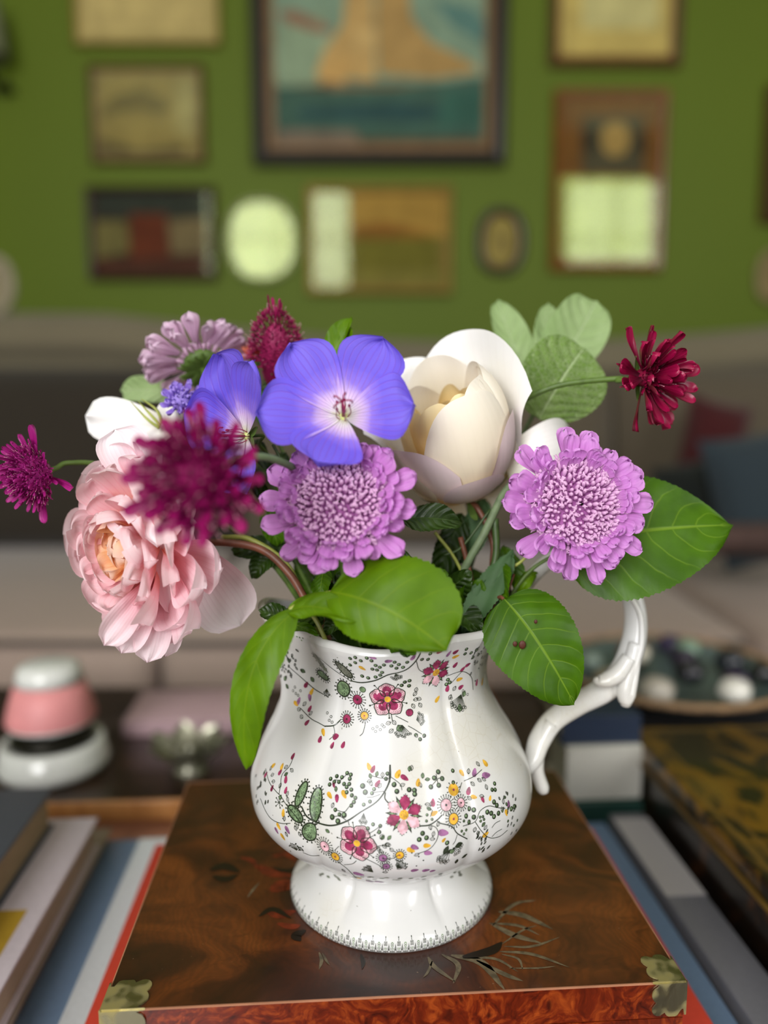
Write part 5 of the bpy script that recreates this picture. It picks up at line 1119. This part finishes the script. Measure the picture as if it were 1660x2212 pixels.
# ---- white rose petal showing at the left (the rest of that rose is behind the pink one)
wr = thing('white_rose', 'white rose mostly hidden behind the pink rose, one wide petal showing at the upper left', 'flower', at(300, 930, .47))
def wp(x0, y0, x1, y1, hw, z0, z1, bulge=.006):
    def fn(u, v):
        s = 2*u-1; w_ = (v**.55)*(1-v**5)**.5*hw; dx, dy = x1-x0, y1-y0; l = math.hypot(dx, dy)
        return at(x0+dx*v-dy/l*w_*s, y0+dy*v+dx/l*w_*s, z0+(z1-z0)*v+bulge*(s*s-.5)*v+.002*math.sin(5*s+4*v)*v)
    return MB().grid(fn, 16, 16)
part('petal', wp(385, 930, 184, 898, 66, .470, .478), m_cr2, wr)
part('petal', wp(380, 925, 262, 962, 46, .468, .460), m_cr2, wr)
part('petal', wp(360, 940, 372, 868, 40, .474, .470), m_cr2, wr)
q = MB()
for a, b, c in (((345, 925), (318, 905), (283, 868)), ((348, 920), (325, 895), (298, 866)), ((352, 915), (338, 885), (306, 862))): q.tube(catmull([at(*a, .462), at(*b, .460), at(*c, .462)], 5), lerpl([.0011, .0009, .0002], 11), 6)
part('sepal', q, m_stemy, wr)
stem(wr, [at(360, 925, .474), at(450, 980, .478), at(600, 1120, .475), NECK(-.02, .02, .13)], .0014, .0016, m_stem)

# ---- pink rose
m_pk_in = petal_mat('peach_inner_petal', 'FFB068', 'FFCC98', 'FCDCCC', p1=.5, trans=.3, rough=.55, noisy=.3, sc=40, vein='F4A890', nv=7, vs=.2)
m_pk_mid = petal_mat('pink_rose_petal', 'FAB090', 'FAC8CE', 'FDE6EA', p1=.4, trans=.42, rough=.55, noisy=.3, sc=40, vein='EE98A8', nv=9, vs=.3)
m_pk_out = petal_mat('pale_pink_rose_petal', 'F6A8B0', 'FAD0D8', 'FDEEF2', p1=.45, trans=.4, rough=.55, noisy=.3, sc=30, vein='E8A0B0', nv=11, vs=.3)
m_pk_back = petal_mat('greyish_pink_guard_petal', 'F0BCC4', 'F2D4DA', 'FBF2F4', p1=.5, trans=.25, rough=.6, noisy=.25, sc=30, vein='D098A8', nv=13, vs=.3)
PZ = .425; kp = MPP(PZ)
M = frame(at(303, 1178, PZ), (-.60, -.80, -.06)); prose = thing('pink_rose', 'large ruffled pink rose with peach heart, nodding to the left', 'flower', M); rn = random.Random(77)
spec = [ # n, r0, L, W, tilt, z0, mat, ruffle
    (6, 4, 64, 66, 80, -6, m_pk_in, .09), (7, 16, 84, 84, 70, -12, m_pk_in, .09), (8, 32, 108, 100, 60, -18, m_pk_in, .08), (9, 50, 130, 118, 49, -26, m_pk_mid, .08), (10, 68, 150, 132, 38, -34, m_pk_mid, .07),
    (10, 82, 168, 146, 26, -42, m_pk_mid, .07), (11, 90, 184, 156, 12, -50, m_pk_out, .06), (10, 94, 194, 168, -2, -58, m_pk_out, .06)]
for i, (n_, r0, L, W_, tl, z0, mt, rf) in enumerate(spec):
    ms = petal_meshes(3, mt, L=L*kp*.84, W=W_*kp*.95, kind='lobed', cup=.20, curl=.12, ruf=rf, seed=200+i*17, nu=14, nv=14, tip=.03 if i % 2 else -.10, fr=1.9)
    ring(prose, n_, ms, r0*kp*.62, z0*kp*.62, tl, rn, az0=i*.8, jit=.22, tj=9, sj=.12, roll=16)
def free_petal(owner, x0, y0, z0, x1, y1, z1, hw, mat, bow=.008, rb=.05, name='petal', side=0.0, ex=.6):
    a, b = at(x0, y0, z0), at(x1, y1, z1); d = b-a; vw = ((a+b)/2-CAM).normalized(); s0 = d.cross(vw).normalized(); nn = s0.cross(d).normalized()
    k = MPP((z0+z1)/2)
    def fn(u, v):
        s = 2*u-1; w_ = (v**ex)*(1-v**6)**.5*hw*k*1.05
        return a + d*v + s0*w_*s + nn*(bow*math.sin(PI*v) - rb*s*s*w_*3*rbk(v) + .0012*math.sin(6*s+5*v)*v) + s0*side*math.sin(PI*v)
    rbk = lambda v: .5+.5*v
    return part(name, MB().grid(fn, 16, 18), mat, owner)
# guard petals seen from behind, on the right of the rose
free_petal(prose, 372, 1060, .44, 395, 1335, .425, 62, m_pk_back, bow=-.010, rb=.12)
free_petal(prose, 330, 1090, .43, 248, 928, .43, 70, m_pk_back, bow=-.006, rb=.08)
free_petal(prose, 350, 1010, .442, 340, 1180, .40, 70, m_pk_back, bow=-.010, rb=.1)
free_petal(prose, 400, 1180, .452, 520, 1352, .450, 82, m_pk_back, bow=-.014, rb=.14, ex=.5)
# lower hanging petals
free_petal(prose, 330, 1250, .425, 225, 1395, .405, 42, m_pk_out, bow=-.006, rb=.14)
free_petal(prose, 345, 1230, .43, 262, 1412, .412, 46, m_pk_out, bow=-.006, rb=.12)
free_petal(prose, 360, 1220, .435, 318, 1432, .418, 48, m_pk_out, bow=-.006, rb=.12)
free_petal(prose, 380, 1200, .44, 358, 1420, .426, 40, m_pk_out, bow=-.004, rb=.12)
stem(prose, [at(390, 1180, .455), at(470, 1172, .452), at(560, 1185, .448), at(622, 1235, .444), at(668, 1310, .440), NECK(-.03, -.02, .15), NECK(-.02, 0, .08)], .0022, .0022, m_stemr)
stem(prose, [at(480, 1160, .458), at(540, 1165, .452), at(615, 1215, .448), at(660, 1300, .444), NECK(-.03, -.01, .14)], .0014, .0020, m_stemy, name='side_shoot')

# ================================================================== LEAVES
m_lf = leaf_mat('rose_leaf', '365A00', '466E00', '8CAC30', nv=7, rough=.45, trans=.16, vs=.42, coat=.0, bmp=.2, spec=.28)
m_lfb = leaf_mat('bright_rose_leaf', '4E7000', '5E8400', '90A41A', nv=6, rough=.45, trans=.24, vs=.25, coat=.0, bmp=.1, spec=.25)
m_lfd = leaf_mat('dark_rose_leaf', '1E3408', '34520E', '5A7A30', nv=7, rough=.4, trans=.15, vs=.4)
m_sage = leaf_mat('pale_felted_leaf', '6E8E40', '8AA85A', 'C4D8A4', nv=8, rough=.7, trans=.3, vs=.85, quilt=330, spec=.2, bmp=.8)
m_sage2 = leaf_mat('pale_grey_green_leaf', '96B074', 'A8C088', 'C8D8AC', nv=7, rough=.75, trans=.3, vs=.5, spec=.15)
m_rhaf = plain('bluish_leaf_underside', '4E7044', .6, trans=.2)
def leaf(owner, a, c, b, wl, wr_, nrm, mat, fold=.15, ser=.0, nser=14, wave=.002, droop=0.0, name='leaf', nu=12, sharp=.72, sh0=.5, quilt=.00025, shl=None, label=None):
    """a, c, b: base, control point and tip in the room; wl / wr_ half widths to the left and right of base->tip"""
    a, c, b = Vector(a), Vector(c), Vector(b); nrm = Vector(nrm).normalized(); nv = max(20, int(nser*2.5)) if ser else 22
    norm = (sh0/(sh0+sharp))**sh0*(sharp/(sh0+sharp))**sharp
    def fn(u, v):
        s = 2*u-1; m_ = bezq(a, c, b, v); tn = (bezq(a, c, b, min(1, v+.02))-bezq(a, c, b, max(0, v-.02))).normalized()
        sd = tn.cross(nrm).normalized(); n_ = sd.cross(tn).normalized()
        k_s = shl if (s < 0 and shl) else sharp
        w_ = (v**sh0*(1-v)**k_s/((sh0/(sh0+k_s))**sh0*(k_s/(sh0+k_s))**k_s))*(wr_ if s > 0 else wl); e = abs(s)
        sr = ser*((v*nser) % 1.0-.5)*e**8 if ser else 0
        p = m_ + sd*(s*w_*(1+sr)) + n_*(fold*e*w_ - droop*e*e*w_ + wave*math.sin(7*v+3*s)*e + quilt*math.sin(2*PI*(v-.24*e**1.3)*7)*e*(1-e))
        return p
    o = part(name, MB().grid(fn, nu, nv), mat, owner)
    if label: o['label'] = label
    return o
FWD = Vector((0, -1, .25))
# L: compound spray over the rim, front left
sp1 = thing('rose_leaf_spray', 'bright green rose spray over the jug rim, one leaf forward, one hanging by the spout', 'leaf', at(640, 1312, .388))
leaf(sp1, at(712, 1278, .385), at(840, 1296, .362), at(966, 1406, .368), 140*MPP(.37), 84*MPP(.37), (-.1, -.85, .50), m_lfb, fold=.02, ser=.05, nser=22, wave=.003, droop=.14, sharp=.75, sh0=.42, shl=.30)
leaf(sp1, at(640, 1318, .388), at(500, 1420, .372), at(533, 1662, .382), 58*MPP(.38), 44*MPP(.38), (-.35, -.85, .25), m_lfb, fold=.10, ser=.05, nser=20, sharp=.6, sh0=.55, wave=.001, droop=.2)
leaf(sp1, at(622, 1322, .388), at(680, 1290, .384), at(770, 1345, .372), 34*MPP(.385), 30*MPP(.385), (0, -.7, .7), m_lfb, fold=.2, ser=.03, sharp=.6)
stem(sp1, [at(626, 1318, .389), at(660, 1300, .389), at(715, 1280, .387), at(760, 1292, .382)], .0016, .0009, m_stemy, name='leaf_stalk')
stem(sp1, [at(650, 1304, .389), at(680, 1335, .395), at(705, 1385, .42), NECK(-.02, -.03, .13)], .0011, .0013, m_stemy, name='stem')
# R1
sp2 = thing('rose_leaf', 'glossy heart-shaped green leaf with brown spots, over the right of the jug rim', 'leaf', at(1095, 1306, .430))
leaf(sp2, at(1090, 1294, .430), at(1172, 1382, .412), at(1241, 1522, .424), 96*MPP(.42), 104*MPP(.42), (.05, -.93, .38), m_lf, fold=.06, ser=.045, nser=30, wave=.0015, droop=.10, sharp=.62, sh0=.36, nu=16, name='leaf_blade')
stem(sp2, [at(1094, 1303, .4305), at(1080, 1290, .436), at(1060, 1320, .445), NECK(.04, 0, .13)], .0010, .0013, m_stemr, name='leaf_stalk')
q = MB()
for x, y, r in ((1113, 1391, 5), (1129, 1393, 8), (1158, 1343, 4)): q.ball(at(x, y, .4165), (r*MPP(.42), r*MPP(.42)*.4, r*1.2*MPP(.42)), n=10, k=5)
part('brown_spot', q, plain('brown_leaf_spot', '4A1E0E', .6), sp2)
# R2
sp3 = thing('rose_leaf', 'big glossy green leaf pointing right, above the jug handle', 'leaf', at(1230, 1190, .45))
leaf(sp3, at(1215, 1170, .452), at(1400, 1138, .432), at(1583, 1134, .452), 142*MPP(.445), 146*MPP(.445), (.12, -.86, .50), m_lf, fold=.05, ser=.04, nser=34, wave=.0022, droop=.10, sharp=.78, sh0=.40, nu=16, name='leaf_blade', quilt=.0006)
stem(sp3, [at(1216, 1190, .4525), at(1150, 1230, .456), at(1095, 1300, .458), NECK(.04, .01, .13)], .0010, .0013, m_stem, name='leaf_stalk')
# pale felted leaves top right
sp4 = thing('felted_leaf_sprig', 'sprig of three pale felted leaves behind the cream rose at upper right', 'leaf', at(1130, 880, .50))
leaf(sp4, at(1165, 905, .492), at(1215, 810, .478), at(1262, 752, .490), 92*MPP(.485), 98*MPP(.485), (.1, -.93, .2), m_sage, fold=.08, ser=.03, nser=26, sharp=.42, sh0=.45, nu=16, wave=.0012)
leaf(sp4, at(1150, 830, .53), at(1110, 760, .52), at(1076, 648, .535), 40*MPP(.53), 42*MPP(.53), (.2, -.95, .1), m_sage2, fold=.15, sharp=.45, sh0=.4)
leaf(sp4, at(1185, 810, .535), at(1245, 745, .52), at(1288, 650, .535), 72*MPP(.53), 58*MPP(.53), (.1, -.95, .1), m_sage2, fold=.18, sharp=.33, sh0=.42)
leaf(sp4, at(1180, 800, .53), at(1170, 740, .525), at(1184, 655, .535), 24*MPP(.53), 36*MPP(.53), (-.1, -.95, .1), m_sage2, fold=.2, sharp=.5, sh0=.5)
stem(sp4, [at(1200, 790, .535), at(1160, 880, .515), at(1110, 980, .50), at(1040, 1150, .49), NECK(.03, .02, .13)], .0013, .0018, m_stemg)
# little leaf tips
sp5 = thing('leaf_tip', 'bright pointed leaf tip sticking up above the large blue geranium', 'leaf', at(735, 760, .46))
leaf(sp5, at(700, 800, .46), at(735, 735, .455), at(760, 684, .46), 30*MPP(.46), 14*MPP(.46), (-.2, -.9, .3), m_lfb, fold=.2, sharp=.6, name='leaf_blade')
leaf(sp5, at(710, 790, .46), at(740, 745, .456), at(750, 700, .463), 6*MPP(.46), 30*MPP(.46), (-.2, -.9, .3), m_lfb, fold=.25, sharp=.7, name='leaf_blade')
stem(sp5, [at(702, 798, .461), at(705, 900, .475), at(700, 1100, .48), NECK(-.01, .02, .13)], .0009, .0012, m_stem)
sp6 = thing('rounded_leaf', 'soft rounded green leaf behind the white petal at the left', 'leaf', at(330, 850, .52))
leaf(sp6, at(380, 850, .515), at(320, 838, .51), at(262, 845, .52), 28*MPP(.52), 30*MPP(.52), (-.1, -.95, .3), m_sage2, fold=.1, sharp=.3, sh0=.4, name='leaf_blade')
stem(sp6, [at(378, 850, .516), at(470, 950, .50), at(620, 1150, .485), NECK(-.02, .03, .13)], .0010, .0014, m_stem)

# ---- dark foliage filling the mouth of the jug
fol = thing('rose_foliage', 'dark serrated rose leaves and twigs crowding the mouth of the jug', 'foliage', NECK(0, 0, .17))
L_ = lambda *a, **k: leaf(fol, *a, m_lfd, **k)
def LF(x0, y0, z0, x1, y1, z1, w1, w2, nrm, mat=m_lfd, dz=-.006, **k):
    a, b = at(x0, y0, z0), at(x1, y1, z1); c = (a+b)/2+Vector((0, dz, abs(dz)*.6))
    kk = dict(ser=.10, nser=16, fold=.18, sharp=.6); kk.update(k)
    leaf(fol, a, c, b, w1*MPP(z0), w2*MPP(z0), nrm, mat, **kk)
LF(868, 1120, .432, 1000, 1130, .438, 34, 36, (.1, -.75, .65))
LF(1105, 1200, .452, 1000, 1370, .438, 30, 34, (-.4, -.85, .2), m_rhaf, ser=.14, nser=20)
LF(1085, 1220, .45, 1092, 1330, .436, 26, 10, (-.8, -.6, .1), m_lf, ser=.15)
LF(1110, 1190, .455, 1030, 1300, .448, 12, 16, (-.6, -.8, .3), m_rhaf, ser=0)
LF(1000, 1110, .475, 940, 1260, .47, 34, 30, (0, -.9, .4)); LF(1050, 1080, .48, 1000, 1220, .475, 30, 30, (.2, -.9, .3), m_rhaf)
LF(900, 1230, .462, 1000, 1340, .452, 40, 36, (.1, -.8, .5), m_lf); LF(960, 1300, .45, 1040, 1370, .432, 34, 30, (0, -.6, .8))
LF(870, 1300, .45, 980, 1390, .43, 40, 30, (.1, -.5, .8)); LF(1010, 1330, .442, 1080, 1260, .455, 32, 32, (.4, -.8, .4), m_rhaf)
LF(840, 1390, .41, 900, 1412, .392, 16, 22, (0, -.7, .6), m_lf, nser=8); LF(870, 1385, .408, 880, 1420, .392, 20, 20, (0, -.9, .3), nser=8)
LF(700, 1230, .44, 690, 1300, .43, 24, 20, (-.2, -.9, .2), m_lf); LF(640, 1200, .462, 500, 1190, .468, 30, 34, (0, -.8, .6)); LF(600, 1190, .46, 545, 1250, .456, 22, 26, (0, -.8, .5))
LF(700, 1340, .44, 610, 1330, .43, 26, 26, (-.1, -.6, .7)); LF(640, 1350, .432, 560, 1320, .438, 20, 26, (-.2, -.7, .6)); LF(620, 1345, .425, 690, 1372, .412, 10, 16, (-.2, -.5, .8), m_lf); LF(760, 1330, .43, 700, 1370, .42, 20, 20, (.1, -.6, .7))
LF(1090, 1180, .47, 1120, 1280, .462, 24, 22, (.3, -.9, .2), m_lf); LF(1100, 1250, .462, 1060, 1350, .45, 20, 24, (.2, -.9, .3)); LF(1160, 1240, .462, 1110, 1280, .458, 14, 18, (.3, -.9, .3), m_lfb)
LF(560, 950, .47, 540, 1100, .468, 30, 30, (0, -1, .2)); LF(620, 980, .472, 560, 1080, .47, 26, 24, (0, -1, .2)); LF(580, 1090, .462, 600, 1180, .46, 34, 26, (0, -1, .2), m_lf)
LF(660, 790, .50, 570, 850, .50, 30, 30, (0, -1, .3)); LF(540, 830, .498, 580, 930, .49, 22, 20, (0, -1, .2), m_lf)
rnf = random.Random(5)
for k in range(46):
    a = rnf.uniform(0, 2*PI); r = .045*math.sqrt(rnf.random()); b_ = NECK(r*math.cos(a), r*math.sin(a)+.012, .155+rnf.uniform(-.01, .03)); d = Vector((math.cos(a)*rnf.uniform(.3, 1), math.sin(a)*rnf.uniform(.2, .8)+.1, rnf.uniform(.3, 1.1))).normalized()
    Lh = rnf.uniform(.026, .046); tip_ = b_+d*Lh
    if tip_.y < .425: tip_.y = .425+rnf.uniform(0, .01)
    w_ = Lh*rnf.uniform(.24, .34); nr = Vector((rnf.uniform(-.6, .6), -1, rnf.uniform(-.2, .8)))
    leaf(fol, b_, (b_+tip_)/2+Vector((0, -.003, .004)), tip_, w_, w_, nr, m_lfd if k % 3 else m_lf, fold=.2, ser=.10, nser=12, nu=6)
for pts, r, mt in [([(995, 1160), (1010, 1215), (1028, 1300), (1036, 1330)], .0016, m_stemr), ([(940, 1150), (985, 1210), (1030, 1310)], .0010, m_stemy), ([(1070, 1120), (1072, 1200), (1050, 1270), (1030, 1340)], .0021, m_stemd), ([(1110, 1240), (1090, 1300), (1080, 1340)], .0010, m_stemr),
    ([(715, 1250), (705, 1320), (702, 1385)], .0011, m_stemr), ([(590, 960), (610, 1000), (640, 1080)], .0010, m_stemd), ([(545, 1000), (580, 1040), (620, 1110)], .0024, m_stem), ([(960, 1200), (1000, 1180), (1060, 1100)], .0008, m_stemd), ([(1100, 1230), (1130, 1210), (1150, 1180)], .0009, m_stemy)]:
    P_ = [at(x, y, .452) for x, y in pts]; part('twig', MB().tube(catmull(P_, 6), r, 8), mt, fol)
